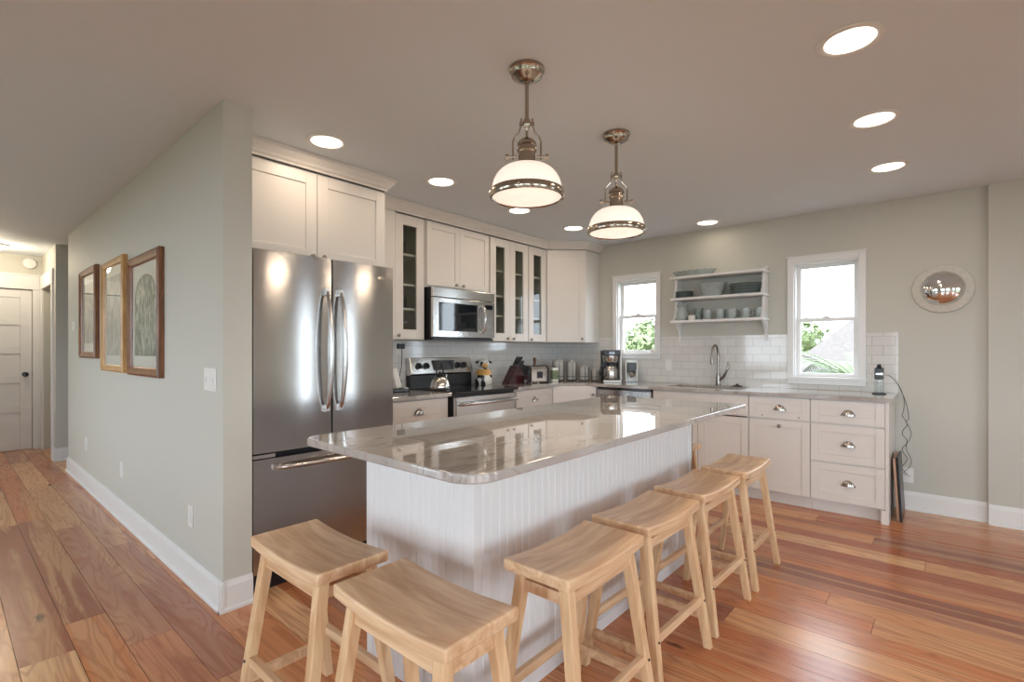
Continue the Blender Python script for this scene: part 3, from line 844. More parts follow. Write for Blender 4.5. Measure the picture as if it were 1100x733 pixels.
for xx in (0.12, FW - 0.12): box(bm, xx - 0.018, xx + 0.018, -0.02, 0.004, 0.632, 0.658)
obj('handle', bm, M['steel2'], fz, smooth=50)
bm = B(); box(bm, 0.01, 0.12, 0.02, 0.075, 0.696, 0.714); obj('hinge_cover', bm, M['steel2'], t)
bm = B(); box(bm, 0.01, FW - 0.01, 0.05, 0.6, 0.0, 0.095); obj('grille', bm, M['black'], t)
bm = B()
vs = lathe(bm, [(0, 0), (0.014, 0), (0.0135, 0.0015), (0, 0.002)], 24, Matrix.Translation((0.765, 0.0015, 1.706)) @ Matrix.Rotation(PI / 2, 4, 'X') @ Matrix.Diagonal((1.7, 0.75, 1, 1)))
obj('badge', bm, M['chrome'], dr, smooth=40)
bm = B()
box(bm, 0.747, 0.783, -0.0012, 0.0, 1.7045, 1.7075)
obj('badge_mark', bm, M['black'], dr)

# ---------------------------------------------------------------- microwave
t = thing('microwave', 'stainless over-the-range microwave between the upper cabinets', 'microwave', (2.735, 3.25, 0))
MW = 0.755
bm = B(); box(bm, 0, MW, 0.035, 0.38, 1.362, 1.796); obj('body', bm, M['black'], t)
bm = B(); box(bm, 0, MW, 0.0, 0.034, 1.714, 1.796); obj('vent_panel', bm, M['steel2'], t, bevel=0.003)
bm = B()
x1 = 0.575
box(bm, 0, 0.06, 0, 0.034, 1.372, 1.708); box(bm, x1 - 0.045, x1, 0, 0.034, 1.372, 1.708); box(bm, 0.06, x1 - 0.045, 0, 0.034, 1.372, 1.425); box(bm, 0.06, x1 - 0.045, 0, 0.034, 1.668, 1.708)
d = obj('door', bm, M['steel2'], t, bevel=0.002)
bm = B(); box(bm, 0.06, x1 - 0.045, 0.004, 0.034, 1.425, 1.668); obj('door_window', bm, M['blackglass'], d)
bm = B()
tube(bm, [(x1 + 0.004, 0, 1.42), (x1 + 0.004, -0.04, 1.45), (x1 + 0.004, -0.046, 1.545), (x1 + 0.004, -0.04, 1.64), (x1 + 0.004, 0, 1.67)], 0.012, 12); obj('handle', bm, M['steel2'], d, smooth=50)
bm = B(); box(bm, x1 + 0.003, MW, 0, 0.034, 1.372, 1.708); cp = obj('control_panel', bm, M['steel2'], t, bevel=0.002)
bm = B(); box(bm, x1 + 0.05, MW - 0.03, -0.002, -0.0001, 1.64, 1.68); obj('display', bm, M['blackglass'], cp)
for r_i in range(6):
    for c_i in range(3):
        bm = B(); xx = x1 + 0.055 + c_i * 0.035; zz = 1.60 - r_i * 0.033
        box(bm, xx, xx + 0.024, -0.0018, -0.0001, zz, zz + 0.016); obj('button', bm, M['hard'], cp)
bm = B(); box(bm, 0.01, MW - 0.01, 0.01, 0.36, 1.346, 1.3615); obj('underside_grille', bm, M['black'], t)

# ---------------------------------------------------------------- range
t = thing('electric_range', 'stainless electric range with black glass cooktop below the microwave', 'stove', (2.735, 3.0, 0))
RW = 0.755
bm = B(); box(bm, 0, RW, 0.01, 0.62, 0.02, 0.9); obj('body', bm, M['black'], t)
bm = B(); box(bm, -0.003, RW + 0.003, -0.045, 0.565, 0.9005, 0.922); ct = obj('cooktop', bm, M['blackglass'], t, bevel=0.004)
for bx, by, br in ((0.2, 0.12, 0.10), (0.56, 0.12, 0.085), (0.2, 0.4, 0.075), (0.56, 0.4, 0.10)):
    bm = B(); lathe(bm, [(br, 0.9222), (br - 0.004, 0.9226), (br - 0.008, 0.9222)], 40, Matrix.Translation((bx, by, 0))); obj('burner_ring', bm, M['cast'], ct)
bm = B(); prism(bm, [(0.62, 1.03), (0.575, 1.03), (0.545, 1.045), (0.575, 1.19), (0.62, 1.19)], lambda u, v, a: (a, u, v), 0, RW); bg = obj('backguard', bm, M['steel2'], t, bevel=0.004)
bm = B(); box(bm, 0.0, RW, 0.5655, 0.62, 0.9225, 1.0295); obj('backguard_lower', bm, M['black'], t)
def on_guard(x, z): return 0.545 + (z - 1.045) * 0.03 / 0.145
bm = B(); box(bm, 0.26, 0.50, 0.545, 0.575, 1.075, 1.165)
bmesh.ops.transform(bm, matrix=Matrix.Identity(4), verts=bm.verts[:])
obj('display', bm, M['blackglass'], bg)
for kx_ in (0.09, 0.175, 0.56, 0.64):
    bm = B(); lathe(bm, [(0, -0.008), (0.03, -0.008), (0.03, 0.004), (0.024, 0.008), (0.022, 0.026), (0, 0.028)], 24, Matrix.Translation((kx_, 0.558, 1.115)) @ Matrix.Rotation(PI / 2 + 0.2, 4, 'X'))
    vv = box(bm, kx_ - 0.005, kx_ + 0.005, 0.522, 0.534, 1.095, 1.14)
    obj('dial', bm, M['black'], bg, smooth=40)
bm = B(); box(bm, 0.003, RW - 0.003, -0.03, 0.0095, 0.20, 0.875); dd = obj('oven_door', bm, M['steel2'], t, bevel=0.006)
bm = B(); box(bm, 0.12, RW - 0.12, -0.032, -0.0301, 0.40, 0.72); obj('oven_window', bm, M['blackglass'], dd)
bm = B(); tube(bm, [(0.04, -0.03, 0.815), (0.05, -0.075, 0.82), (0.2, -0.08, 0.82), (RW - 0.2, -0.08, 0.82), (RW - 0.05, -0.075, 0.82), (RW - 0.04, -0.03, 0.815)], 0.013, 12); obj('handle', bm, M['steel2'], dd, smooth=50)
bm = B(); box(bm, 0.003, RW - 0.003, -0.025, 0.0095, 0.03, 0.19); obj('storage_drawer', bm, M['steel2'], t, bevel=0.004)

# ---------------------------------------------------------------- island
t = thing('kitchen_island', 'large white beadboard island with polished stone top and stools around it', 'kitchen island', (0, 0, 0))
IX0, IX1, IY0, IY1 = 1.158, 3.005, 1.172, 1.81
bm = B(); box(bm, IX0 + 0.016, IX1 - 0.016, IY0 + 0.016, IY1 - 0.016, 0.0, 0.884); obj('core', bm, M['isl'], t)
def bead(bm, L, f, pitch=0.0415):
    n = max(1, round(L / pitch)); p = L / n; g = 0.0035; d_ = 0.0035
    poly = [(0, 0)]
    for i in range(n):
        a = i * p
        if i: poly += [(a - g, 0), (a - g * 0.3, d_), (a + g * 0.3, d_), (a + g, 0)]
    poly += [(L, 0), (L, 0.0155), (0, 0.0155)]
    prism(bm, poly, f, 0.0, 0.884)
bm = B(); bead(bm, IX1 - IX0, lambda u, v, a: (IX0 + u, IY0 + v, a)); obj('beadboard_panel', bm, M['isl'], t)
bm = B(); bead(bm, IY1 - IY0 - 0.032, lambda u, v, a: (IX0 + v, IY0 + 0.016 + u, a)); obj('beadboard_panel', bm, M['isl'], t)
bm = B(); bead(bm, IY1 - IY0 - 0.032, lambda u, v, a: (IX1 - v, IY0 + 0.016 + u, a)); obj('beadboard_panel', bm, M['isl'], t)
bm = B(); box(bm, IX1 - 0.035, IX1 + 0.008, IY0 - 0.008, IY0 - 0.0001, 0.0, 0.884); box(bm, IX1 + 0.0001, IX1 + 0.008, IY0 - 0.008, IY0 + 0.04, 0, 0.884); obj('corner_trim', bm, M['isl'], t)
bm = B(); box(bm, IX0 - 0.008, IX1 - 0.036, IY0 - 0.009, IY0 - 0.0001, 0.0, 0.055); obj('base_trim', bm, M['isl'], t, bevel=0.002)
for a, b in ((0, 0.46), (0.46, 0.92), (0.92, 1.38), (1.38, 1.84)):
    bm = B(); shaker(bm, -IX1 + a + 0.003, -IX1 + b - 0.003, 0.11, 0.87, -IY1 - 0.004)
    bmesh.ops.transform(bm, matrix=Matrix.Rotation(PI, 4, 'Z'), verts=bm.verts[:])
    obj('door', bm, M['isl'], t, bevel=0.0015)
# top: rounded corners
def rrect(x0, x1, y0, y1, r, n=10):
    out = []
    for cx, cy, a0, rr in ((x1, y0, -PI / 2, r[0]), (x1, y1, 0, r[1]), (x0, y1, PI / 2, r[2]), (x0, y0, PI, r[3])):
        sx = -1 if cx == x1 else 1; sy = 1 if cy == y0 else -1
        for k in range(n + 1):
            a = a0 + PI / 2 * k / n; out.append((cx + sx * rr + rr * math.cos(a), cy + sy * rr + rr * math.sin(a)))
    return out
bm = B(); prism(bm, rrect(0.939, 3.378, 0.957, 1.925, (0.02, 0.06, 0.08, 0.10)), lambda u, v, a: (u, v, a), 0.8845, 0.914)
obj('countertop', bm, M['stone'], t, smooth=30, bevel=0.006, bseg=4)

# ---------------------------------------------------------------- stools
def make_stool(label):
    t = thing('counter_stool', label, 'stool', (0, 0, 0), 0, 'saddle seat stools around the island')
    L, Wd, Z = 0.465, 0.245, 0.612
    bm = B(); nx, ny = 20, 8; th = 0.036
    def top(u, v): return Z - 0.0145 * (1 - (2 * u) ** 2) - 0.0 
    grid = {}
    for i in range(nx + 1):
        for j in range(ny + 1):
            u = -0.5 + i / nx; v = -0.5 + j / ny
            ztop = top(u, v); zb = ztop - th + 0.004 * 0
            grid[i, j, 1] = bm.verts.new((u * L, v * Wd, ztop)); grid[i, j, 0] = bm.verts.new((u * L, v * Wd, zb))
    for i in range(nx):
        for j in range(ny):
            bm.faces.new((grid[i, j, 1], grid[i + 1, j, 1], grid[i + 1, j + 1, 1], grid[i, j + 1, 1]))
            bm.faces.new((grid[i, j, 0], grid[i, j + 1, 0], grid[i + 1, j + 1, 0], grid[i + 1, j, 0]))
    for i in range(nx):
        for j in (0, ny): bm.faces.new((grid[i, j, 0], grid[i + 1, j, 0], grid[i + 1, j, 1], grid[i, j, 1]))
    for j in range(ny):
        for i in (0, nx): bm.faces.new((grid[i, j, 0], grid[i, j + 1, 0], grid[i, j + 1, 1], grid[i, j, 1]))
    obj('seat', bm, M['stool'], t, smooth=50, bevel=0.006, bseg=3)
    tx, ty, fx, fy, zt = 0.182, 0.082, 0.222, 0.160, 0.560
    def at(z, sx, sy):
        u = 1 - z / zt
        return Vector((sx * (tx + (fx - tx) * u), sy * (ty + (fy - ty) * u), z))
    for sx in (-1, 1):
        for sy in (-1, 1):
            bm = B()
            lv = bar(bm, at(zt + 0.022, sx, sy), at(0, sx, sy), 0.036, 0.036, (0, 1, 0), 0.032, 0.032)
            for v in bm.verts:
                if v.co.z < 0.02: v.co.z = 0
            lg = obj('leg', bm, M['stoolleg'], t, bevel=0.003)
            p = at(0.2, sx, sy)
            bm = B(); lathe(bm, [(0, 0), (0.0045, 0), (0.0045, 0.0035), (0, 0.0035)], 10, Matrix.Translation((p.x, p.y + sy * 0.0178, p.z)) @ Matrix.Rotation(-sy * PI / 2, 4, 'X'))
            obj('bolt', bm, M['cast'], lg)
    for sy in (-1, 1):
        bm = B(); bar(bm, at(0.2, -1, sy) , at(0.2, 1, sy), 0.032, 0.02, (0, 1, 0)); obj('stretcher', bm, M['stool'], t, bevel=0.002)
        bm = B(); bar(bm, at(0.53, -1, sy), at(0.53, 1, sy), 0.035, 0.018, (0, 1, 0)); obj('apron', bm, M['stool'], t, bevel=0.002)
    for sx in (-1, 1):
        bm = B(); bar(bm, at(0.135, sx, -1), at(0.135, sx, 1), 0.032, 0.02, (1, 0, 0)); obj('stretcher', bm, M['stool'], t, bevel=0.002)
        bm = B(); bar(bm, at(0.53, sx, -1), at(0.53, sx, 1), 0.035, 0.018, (1, 0, 0)); obj('apron', bm, M['stool'], t, bevel=0.002)
    return t
SP = [((0.835, 1.59, 0), PI / 2 + 0.0, 'light wood saddle stool at the island end, nearest the refrigerator and partition wall'),
      ((0.838, 1.043, 0), PI / 2 - 0.0, 'light wood saddle stool at the island\'s near corner, closest to the camera'),
      ((1.385, 0.915, 0), 0.0, 'light wood saddle stool nearest the camera along the island\'s long side'),
      ((1.92, 0.925, 0), -0.03, 'light wood saddle stool, second from the near end along the island\'s long side'),
      ((2.465, 0.92, 0), -0.03, 'light wood saddle stool, third from the near end along the island\'s long side'),
      ((3.025, 0.91, 0), 0.0, 'light wood saddle stool farthest along the island\'s long side, near the drawers'),
      ((3.355, 1.51, 0), PI / 2, 'light wood stool at the far end of the island, mostly hidden behind it')]
st0 = make_stool(SP[0][2]); st0.location = SP[0][0]; st0.rotation_euler = (0, 0, SP[0][1])
for p, r, l in SP[1:]: dup(st0, p, r, l)

# ---------------------------------------------------------------- pendant lamps
def make_pendant(label):
    t = thing('pendant_lamp', label, 'pendant lamp', (0, 0, 0), 0, 'industrial pendant lamps over the island')
    zt = H
    bm = B(); lathe(bm, [(0, zt - 0.001), (0.075, zt - 0.001), (0.076, zt - 0.012), (0.070, zt - 0.018), (0.066, zt - 0.034), (0.035, zt - 0.052), (0.018, zt - 0.056), (0, zt - 0.056)], 40); obj('canopy', bm, M['nickel'], t, smooth=40)
    bm = B(); tube(bm, [(0, 0, zt - 0.05), (0, 0, 2.225)], 0.0085, 14); obj('stem', bm, M['nickel'], t, smooth=40)
    bm = B(); lathe(bm, [(0, 2.25), (0.012, 2.248), (0.016, 2.235), (0.016, 2.218), (0.009, 2.208), (0.006, 2.195), (0.006, 2.17), (0.022, 2.162), (0.03, 2.155), (0, 2.155)], 24); obj('swivel', bm, M['nickel'], t, smooth=40)
    bm = B(); box(bm, -0.032, 0.032, -0.006, 0.006, 2.222, 2.234)
    for s in (-1, 1):
        tube(bm, [(s * 0.024, 0, 2.25), (s * 0.026, 0, 2.215), (s * 0.034, 0, 2.19), (s * 0.052, 0, 2.172), (s * 0.06, 0, 2.15), (s * 0.06, 0, 2.075)], 0.004, 8)
        tube(bm, [(s * 0.04, 0, 2.085), (s * 0.082, 0, 2.085)], 0.005, 10)
        lathe(bm, [(0, 0), (0.011, 0), (0.012, 0.003), (0.012, 0.012), (0.011, 0.015), (0, 0.015)], 16, Matrix.Translation((s * 0.078, 0, 2.085)) @ Matrix.Rotation(s * PI / 2, 4, 'Y'))
    obj('yoke', bm, M['nickel'], t, smooth=40)
    bm = B(); lathe(bm, [(0, 2.158), (0.028, 2.156), (0.04, 2.145), (0.043, 2.132), (0.036, 2.128), (0.036, 2.118), (0.042, 2.114), (0.042, 2.106), (0.036, 2.102), (0.037, 2.07), (0.04, 2.055), (0.046, 2.045), (0.05, 2.038), (0, 2.038)], 36); obj('socket_cap', bm, M['nickel'], t, smooth=35)
    bm = B(); zr = 1.930; pr = []
    for k in range(17):
        a = PI / 2 * k / 16; pr.append((0.046 + 0.105 * math.sin(a) ** 0.9, zr + 0.116 * math.cos(a) ** 0.95 if k < 16 else zr))
    inner = [(r - 0.004, z - 0.003) for r, z in pr]
    lathe(bm, pr + inner[::-1], 48); obj('glass_shade', bm, M['opal'], t, smooth=60)
    bm = B(); lathe(bm, [(0.150, zr + 0.012), (0.157, zr + 0.01), (0.160, zr), (0.160, zr - 0.014), (0.157, zr - 0.022), (0.150, zr - 0.024), (0.146, zr - 0.018), (0.150, zr - 0.002), (0.150, zr + 0.012)], 56)
    for a in (0.3, 0.3 + 2 * PI / 3, 0.3 + 4 * PI / 3):
        lathe(bm, [(0, 0), (0.008, 0), (0.009, 0.006), (0.006, 0.012), (0, 0.013)], 12, Matrix.Rotation(a, 4, 'Z') @ Matrix.Translation((0.159, 0, zr - 0.006)) @ Matrix.Rotation(PI / 2, 4, 'Y'))
    obj('band', bm, M['nickel'], t, smooth=40)
    bm = B(); lathe(bm, [(0, zr - 0.040), (0.05, zr - 0.037), (0.10, zr - 0.029), (0.148, zr - 0.017), (0.148, zr - 0.013), (0.10, zr - 0.025), (0.05, zr - 0.033), (0, zr - 0.036)], 48); obj('diffuser', bm, M['diffuser'], t, smooth=60)
    d = bpy.data.lights.new('pendant_light', 'AREA'); d.shape = 'DISK'; d.size = 0.22; d.energy = 8; d.color = WARM
    lo = bpy.data.objects.new('pendant_light', d); C.objects.link(lo); lo.parent = t; lo.location = (0, 0, zr - 0.045)
    return t
pn = make_pendant('nickel pendant lamp with opal glass dome, nearer one over the island')
pn.location = (1.657, 1.355, 0); pn.rotation_euler = (0, 0, -0.86)
dup(pn, (2.482, 1.386, 0), -0.9, 'nickel pendant lamp with opal glass dome, farther one over the island')

# ---------------------------------------------------------------- recessed ceiling lights
def make_can(label):
    t = thing('recessed_ceiling_light', label, 'ceiling light', (0, 0, H), 0, 'recessed ceiling lights')
    bm = B(); lathe(bm, [(0.086, -0.0005), (0.112, -0.0005), (0.112, -0.004), (0.104, -0.008), (0.092, -0.008), (0.086, -0.004), (0.086, -0.0005)], 48); obj('trim_ring', bm, M['trim'], t, smooth=40)
    bm = B(); lathe(bm, [(0, -0.001), (0.0855, -0.001), (0.0855, -0.003), (0, -0.003)], 48); obj('lens', bm, M['lens'], t)
    d = bpy.data.lights.new('downlight', 'AREA'); d.shape = 'DISK'; d.size = 0.16; d.energy = DOWNLIGHT_W; d.color = WARM
    lo = bpy.data.objects.new('downlight', d); C.objects.link(lo); lo.parent = t; lo.location = (0, 0, -0.012)
    return t
CP = [((2.326, 0.281), 'large recessed ceiling light at the upper right, nearest the camera'), ((3.204, 0.282), 'middle recessed ceiling light of the right-hand row of three'),
      ((4.091, 0.285), 'recessed ceiling light of the right-hand row closest to the oval mirror'), ((1.475, 2.697), 'recessed ceiling light in front of the cabinet over the refrigerator'),
      ((2.36, 2.719), 'recessed ceiling light left of the nearer pendant, before the glass cabinets'), ((3.287, 2.77), 'recessed ceiling light seen just under the nearer pendant shade'),
      ((4.11, 2.768), 'recessed ceiling light beside the corner wall cabinet'), ((4.759, 1.694), 'recessed ceiling light above the open shelves')]
c0 = make_can(CP[0][1]); c0.location = (*CP[0][0], H)
for (a, b), l in CP[1:]: cl_ = dup(c0, (a, b, H), 0, l)
for ch in cl_.children:      # the one over the shelves is dimmed
    if ch.type == 'LIGHT': ch.data = ch.data.copy(); ch.data.energy = 1.0
# hall ceiling light + detector
t = thing('flush_ceiling_light', 'lit flush ceiling light in the hallway in front of the door', 'ceiling light', (0.40, 8.15, H))
bm = B(); lathe(bm, [(0, -0.001), (0.15, -0.001), (0.15, -0.02), (0, -0.02)], 36); obj('rim', bm, M['trim'], t, smooth=40)
bm = B(); lathe(bm, [(0, -0.065), (0.06, -0.06), (0.11, -0.045), (0.14, -0.021), (0, -0.0205)], 36); obj('glass_bowl', bm, emis('lit_hall_glass', (1.0, 0.86, 0.62), 4.0), t, smooth=60)
d = bpy.data.lights.new('hall_light', 'POINT'); d.energy = 26; d.color = (1, 0.84, 0.62); d.shadow_soft_size = 0.1
lo = bpy.data.objects.new('hall_light', d); C.objects.link(lo); lo.parent = t; lo.location = (0, 0, -0.14)
t = thing('smoke_detector', 'round white smoke detector high on the hall end wall', 'smoke detector', (0.77, 8.799, 2.36))
bm = B(); lathe(bm, [(0, 0), (0.07, 0), (0.07, 0.012), (0.06, 0.03), (0.03, 0.035), (0, 0.035)], 32, Matrix.Rotation(PI / 2, 4, 'X')); obj('housing', bm, M['trim'], t, smooth=40)

# ---------------------------------------------------------------- wall shelves and dishes
SZ = [1.53, 1.753, 1.965]   # shelf undersides
t = thing('wall_shelf', 'white three-tier open wall shelf with scalloped sides between the windows', 'shelf', (XW - 0.0005, 1.655, 0), R90)
hw = 0.43
for z in SZ:
    bm = B(); box(bm, -hw - 0.005, hw + 0.005, -0.215, 0, z, z + 0.024); obj('shelf_board', bm, M['trim'], t, bevel=0.003)
def scallop(z0, z1, dtop, dbot, n=10):
    """S-curved bracket outline between two boards, in (depth, z)"""
    out = [(0, z0), (0, z1), (dtop, z1)]
    for k in range(1, n):
        u = k / n; z = z1 - (z1 - z0) * u
        out.append((dbot + (dtop - dbot) * (0.5 + 0.5 * math.cos(PI * u)) if z1 - z0 < 0 else dtop - (dtop - dbot) * math.sin(PI * u * 0.5) ** 1.5, z))
    out.append((dbot, z0)); return out
for s in (-1, 1):
    bm = B()
    xx0, xx1 = (-hw + 0.012, -hw + 0.034) if s < 0 else (hw - 0.034, hw - 0.012)
    segs = [(SZ[2] + 0.0245, SZ[2] + 0.07, 0.02, 0.2), (SZ[1] + 0.0245, SZ[2] - 0.0005, 0.12, 0.205), (SZ[0] + 0.0245, SZ[1] - 0.0005, 0.12, 0.205), (1.345, SZ[0] - 0.0005, 0.2, 0.02)]
    for z0, z1, dt, db in segs:
        if db > dt:   # widens toward the lower board: concave from above
            poly = [(0, z0), (0, z1)] + [(dt + (db - dt) * (1 - math.cos(PI / 2 * k / 8)), z1 - (z1 - z0) * math.sin(PI / 2 * k / 8)) for k in range(9)]
        else:
            poly = [(0, z0), (0, z1)] + [(dt + (db - dt) * math.sin(PI / 2 * k / 8), z1 - (z1 - z0) * (1 - math.cos(PI / 2 * k / 8))) for k in range(9)]
        prism(bm, poly, lambda u, v, a: (a, -u, v), xx0, xx1)
    obj('bracket', bm, M['trim'], t)
SD = [z + 0.0245 for z in SZ]
def lab(o, label, cat, group=None): return tag(o, label, cat, group)
def lathe_obj(name, prof, mat, loc, label, cat, group=None, seg=32, sx=1, sy=1, smooth=50):
    bm = B(); lathe(bm, prof, seg, Matrix.Diagonal((sx, sy, 1, 1)))
    return tag(obj(name, bm, mat, smooth=smooth, loc=loc), label, cat, group)
# fluted oval dishes on top
def fluted(name, loc, R, h, sx, sy, label):
    bm = B(); seg = 72; rings = []
    for r, z in [(0, 0), (R * 0.72, 0), (R * 0.8, h * 0.1), (R * 0.97, h * 0.85), (R * 1.02, h), (R * 0.98, h), (R * 0.92, h * 0.85), (R * 0.76, h * 0.2), (R * 0.7, h * 0.13), (0, h * 0.12)]:
        if r == 0: rings.append([bm.verts.new((0, 0, z))]); continue
        rings.append([bm.verts.new((sx * r * (1 + 0.025 * math.cos(18 * 2 * PI * i / seg)) * math.cos(2 * PI * i / seg), sy * r * (1 + 0.025 * math.cos(18 * 2 * PI * i / seg)) * math.sin(2 * PI * i / seg), z + (0.004 * math.cos(18 * 2 * PI * i / seg) if z >= h else 0))) for i in range(seg)])
    for a, b in zip(rings, rings[1:]):
        for i in range(seg):
            j = (i + 1) % seg
            if len(a) == 1: bm.faces.new((a[0], b[i], b[j]))
            elif len(b) == 1: bm.faces.new((a[i], b[0], a[j]))
            else: bm.faces.new((a[i], a[j], b[j], b[i]))
    return tag(obj(name, bm, M['celadon'], smooth=60, loc=loc), label, 'dish')
fluted('serving_dish', (4.925, 1.885, SD[2] + 0.0005), 0.1, 0.055, 0.85, 2.1, 'fluted grey-green oval serving dish on top of the wall shelf')
PL = [(0, 0.0), (0.6, 0.0), (0.62, 0.05), (0.98, 0.16), (1.0, 0.17), (1.0, 0.185), (0.97, 0.185), (0.6, 0.09), (0, 0.07)]
def plates(x, y, z, R, n, dz, lab_f, group, mats=('celadon',), sy=1.0):
    prof = [(r * R, zz * R * 0.55) for r, zz in PL]
    for k in range(n):
        bm = B(); lathe(bm, prof, 40, Matrix.Diagonal((1, sy * (1.0 if k % 3 else 1.06), 1, 1)))
        tag(obj('plate', bm, M[mats[k % len(mats)]], smooth=50, loc=(x, y, z + 0.0005 + k * dz)), lab_f(k, n), 'plate', group)
def stackpos(k, n, what):
    if k == 0: return 'bottom plate of ' + what
    if k == n - 1: return 'top plate of ' + what
    return 'plate in the middle of ' + what
plates(4.925, 1.985, SD[1], 0.088, 7, 0.0095, lambda k, n: stackpos(k, n, 'the small plate stack left on the middle shelf'), 'small plates on the middle shelf', ('celadon_dark',))
plates(4.915, 1.402, SD[1], 0.105, 8, 0.0125, lambda k, n: stackpos(k, n, 'the large plate stack right on the middle shelf'), 'large plates on the middle shelf', ('celadon', 'celadon_dark'), 1.38)
# flared square-shouldered bowl
bm = B(); rings = []
seg = 48
def sq(a, p=4.0):
    c, s = math.cos(a), math.sin(a); return (abs(c) ** p + abs(s) ** p) ** (-1 / p)
for r, z in [(0, 0), (0.062, 0), (0.066, 0.006), (0.098, 0.125), (0.101, 0.13), (0.097, 0.13), (0.092, 0.122), (0.062, 0.012), (0, 0.01)]:
    rings.append([bm.verts.new((0, 0, z))] if r == 0 else [bm.verts.new((r * 0.85 * sq(2 * PI * i / seg) * math.cos(2 * PI * i / seg), r * 1.3 * sq(2 * PI * i / seg) * math.sin(2 * PI * i / seg), z)) for i in range(seg)])
for a, b in zip(rings, rings[1:]):
    for i in range(seg):
        j = (i + 1) % seg
        if len(a) == 1: bm.faces.new((a[0], b[i], b[j]))
        elif len(b) == 1: bm.faces.new((a[i], b[0], a[j]))
        else: bm.faces.new((a[i], a[j], b[j], b[i]))
tag(obj('serving_bowl', bm, M['celadon'], smooth=50, loc=(4.925, 1.705, SD[1] + 0.0005)), 'large flared grey-green bowl in the middle of the shelf between plate stacks', 'bowl')
# pitcher and mugs on the bottom board
def make_mug(label, R=0.042, h=0.092, mat='celadon', name='mug', group='mugs on the bottom shelf'):
    t = thing(name, label, 'mug', (0, 0, 0), 0, group)
    bm = B(); lathe(bm, [(0, 0), (R * 0.72, 0), (R * 0.8, 0.004), (R * 0.95, h * 0.45), (R, h), (R - 0.003, h), (R * 0.9, h * 0.45), (R * 0.72, 0.008), (0, 0.007)], 32); obj('cup_body', bm, M[mat], t, smooth=50)
    bm = B(); tube(bm, [(0, -R * 0.9, h * 0.85), (0, -R - 0.018, h * 0.82), (0, -R - 0.028, h * 0.6), (0, -R - 0.022, h * 0.35), (0, -R * 0.86, h * 0.22)], 0.0045, 8); obj('handle', bm, M[mat], t, smooth=50)
    return t
mg = make_mug('grey-green mug left of centre on the bottom shelf, beside the dark tumbler')
mg.location = (4.90, 1.745, SD[0] + 0.0005)
mz = SD[0] + 0.0005
dup(mg, (4.90, 1.625, mz), 2.6, 'grey-green mug at the middle of the bottom shelf, handle turned away')
dup(mg, (4.90, 1.515, mz), 0.5, 'grey-green mug right of the middle of the bottom shelf')
dup(mg, (4.895, 1.395, mz), 0.0, 'grey-green mug with its handle to the right, second from the right bracket')
dup(mg, (4.925, 1.283, mz), 2.3, 'grey-green mug touching the right bracket of the bottom shelf')
dup(mg, (4.972, 1.575, mz), 1.2, 'grey-green mug in the back row between the two middle mugs')
t = thing('pitcher', 'grey-green ceramic pitcher at the left end of the bottom shelf', 'pitcher', (4.905, 2.0, mz))
bm = B(); lathe(bm, [(0, 0), (0.05, 0), (0.06, 0.02), (0.064, 0.06), (0.052, 0.10), (0.045, 0.13), (0.052, 0.155), (0.048, 0.155), (0.041, 0.13), (0.048, 0.10), (0.058, 0.06), (0.05, 0.012), (0, 0.01)], 36)
for v in bm.verts:
    if v.co.z > 0.13 and v.co.x < -0.03: v.co.x -= 0.016 * (v.co.z - 0.13) / 0.025
obj('pitcher_body', bm, M['celadon'], t, smooth=50)
bm = B(); tube(bm, [(0.03, 0.045, 0.135), (0.045, 0.075, 0.13), (0.05, 0.082, 0.09), (0.03, 0.058, 0.05)], 0.006, 8); obj('handle', bm, M['celadon'], t, smooth=50)
lathe_obj('ramekin', [(0, 0), (0.03, 0), (0.033, 0.004), (0.036, 0.045), (0.033, 0.045), (0.03, 0.006), (0, 0.006)], M['whitecer'], (4.865, 1.885, mz), 'small white cup on the bottom shelf beside the pitcher', 'cup')
lathe_obj('tumbler', [(0, 0), (0.034, 0), (0.042, 0.1), (0.045, 0.12), (0.042, 0.12), (0.032, 0.006), (0, 0.006)], M['celadon_dark'], (4.955, 1.85, mz), 'tall dark grey-green tumbler behind the small white cup', 'cup')

# ---------------------------------------------------------------- contents of the glass cabinets
def glasses(pts, z, label, group, h=0.12, r=0.032, mat='clear'):
    for i, (x_, y_) in enumerate(pts):
        bm = B(); lathe(bm, [(0, 0), (r * 0.8, 0), (r, h), (r - 0.0015, h), (r * 0.78, 0.004), (0, 0.004)], 20)
        tag(obj('drinking_glass', bm, M[mat], smooth=50, loc=(x_, y_, z)), label, 'glass', group)
cz = [UZ0 + 0.0185] + [s + 0.0095 for s in SH]
yb = 3.47
glasses([(2.50, yb), (2.60, yb + 0.03)], cz[3], 'clear glass on the upper shelf behind the glass door left of the microwave', 'glasses left of the microwave', 0.13)
glasses([(2.50, yb), (2.59, yb)], cz[1], 'clear glass on the lower shelf behind the glass door left of the microwave', 'low glasses left of the microwave', 0.1)
def cabplates(x_, z_, n, R, label, group):
    for k in range(n):
        bm = B(); lathe(bm, [(r * R, zz * R * 0.55) for r, zz in PL], 28)
        tag(obj('plate', bm, M['whitecer'], smooth=50, loc=(x_, yb + 0.02, z_ + 0.0005 + 0.011 * k)), label, 'plate', group)
cabplates(2.555, cz[0], 6, 0.09, 'white plate in the bottom stack behind the glass door left of the microwave', 'plates left of the microwave')
cabplates(3.66, cz[1], 7, 0.10, 'white plate stacked behind the first glass door right of the microwave', 'plates right of the microwave')
cabplates(3.66, cz[0], 5, 0.10, 'white plate on the lowest shelf behind the first glass door right of the microwave', 'lowest plates right of the microwave')
cabplates(3.96, cz[0], 6, 0.10, 'white plate stacked low behind the second glass door right of the microwave', 'plates behind the second glass door')
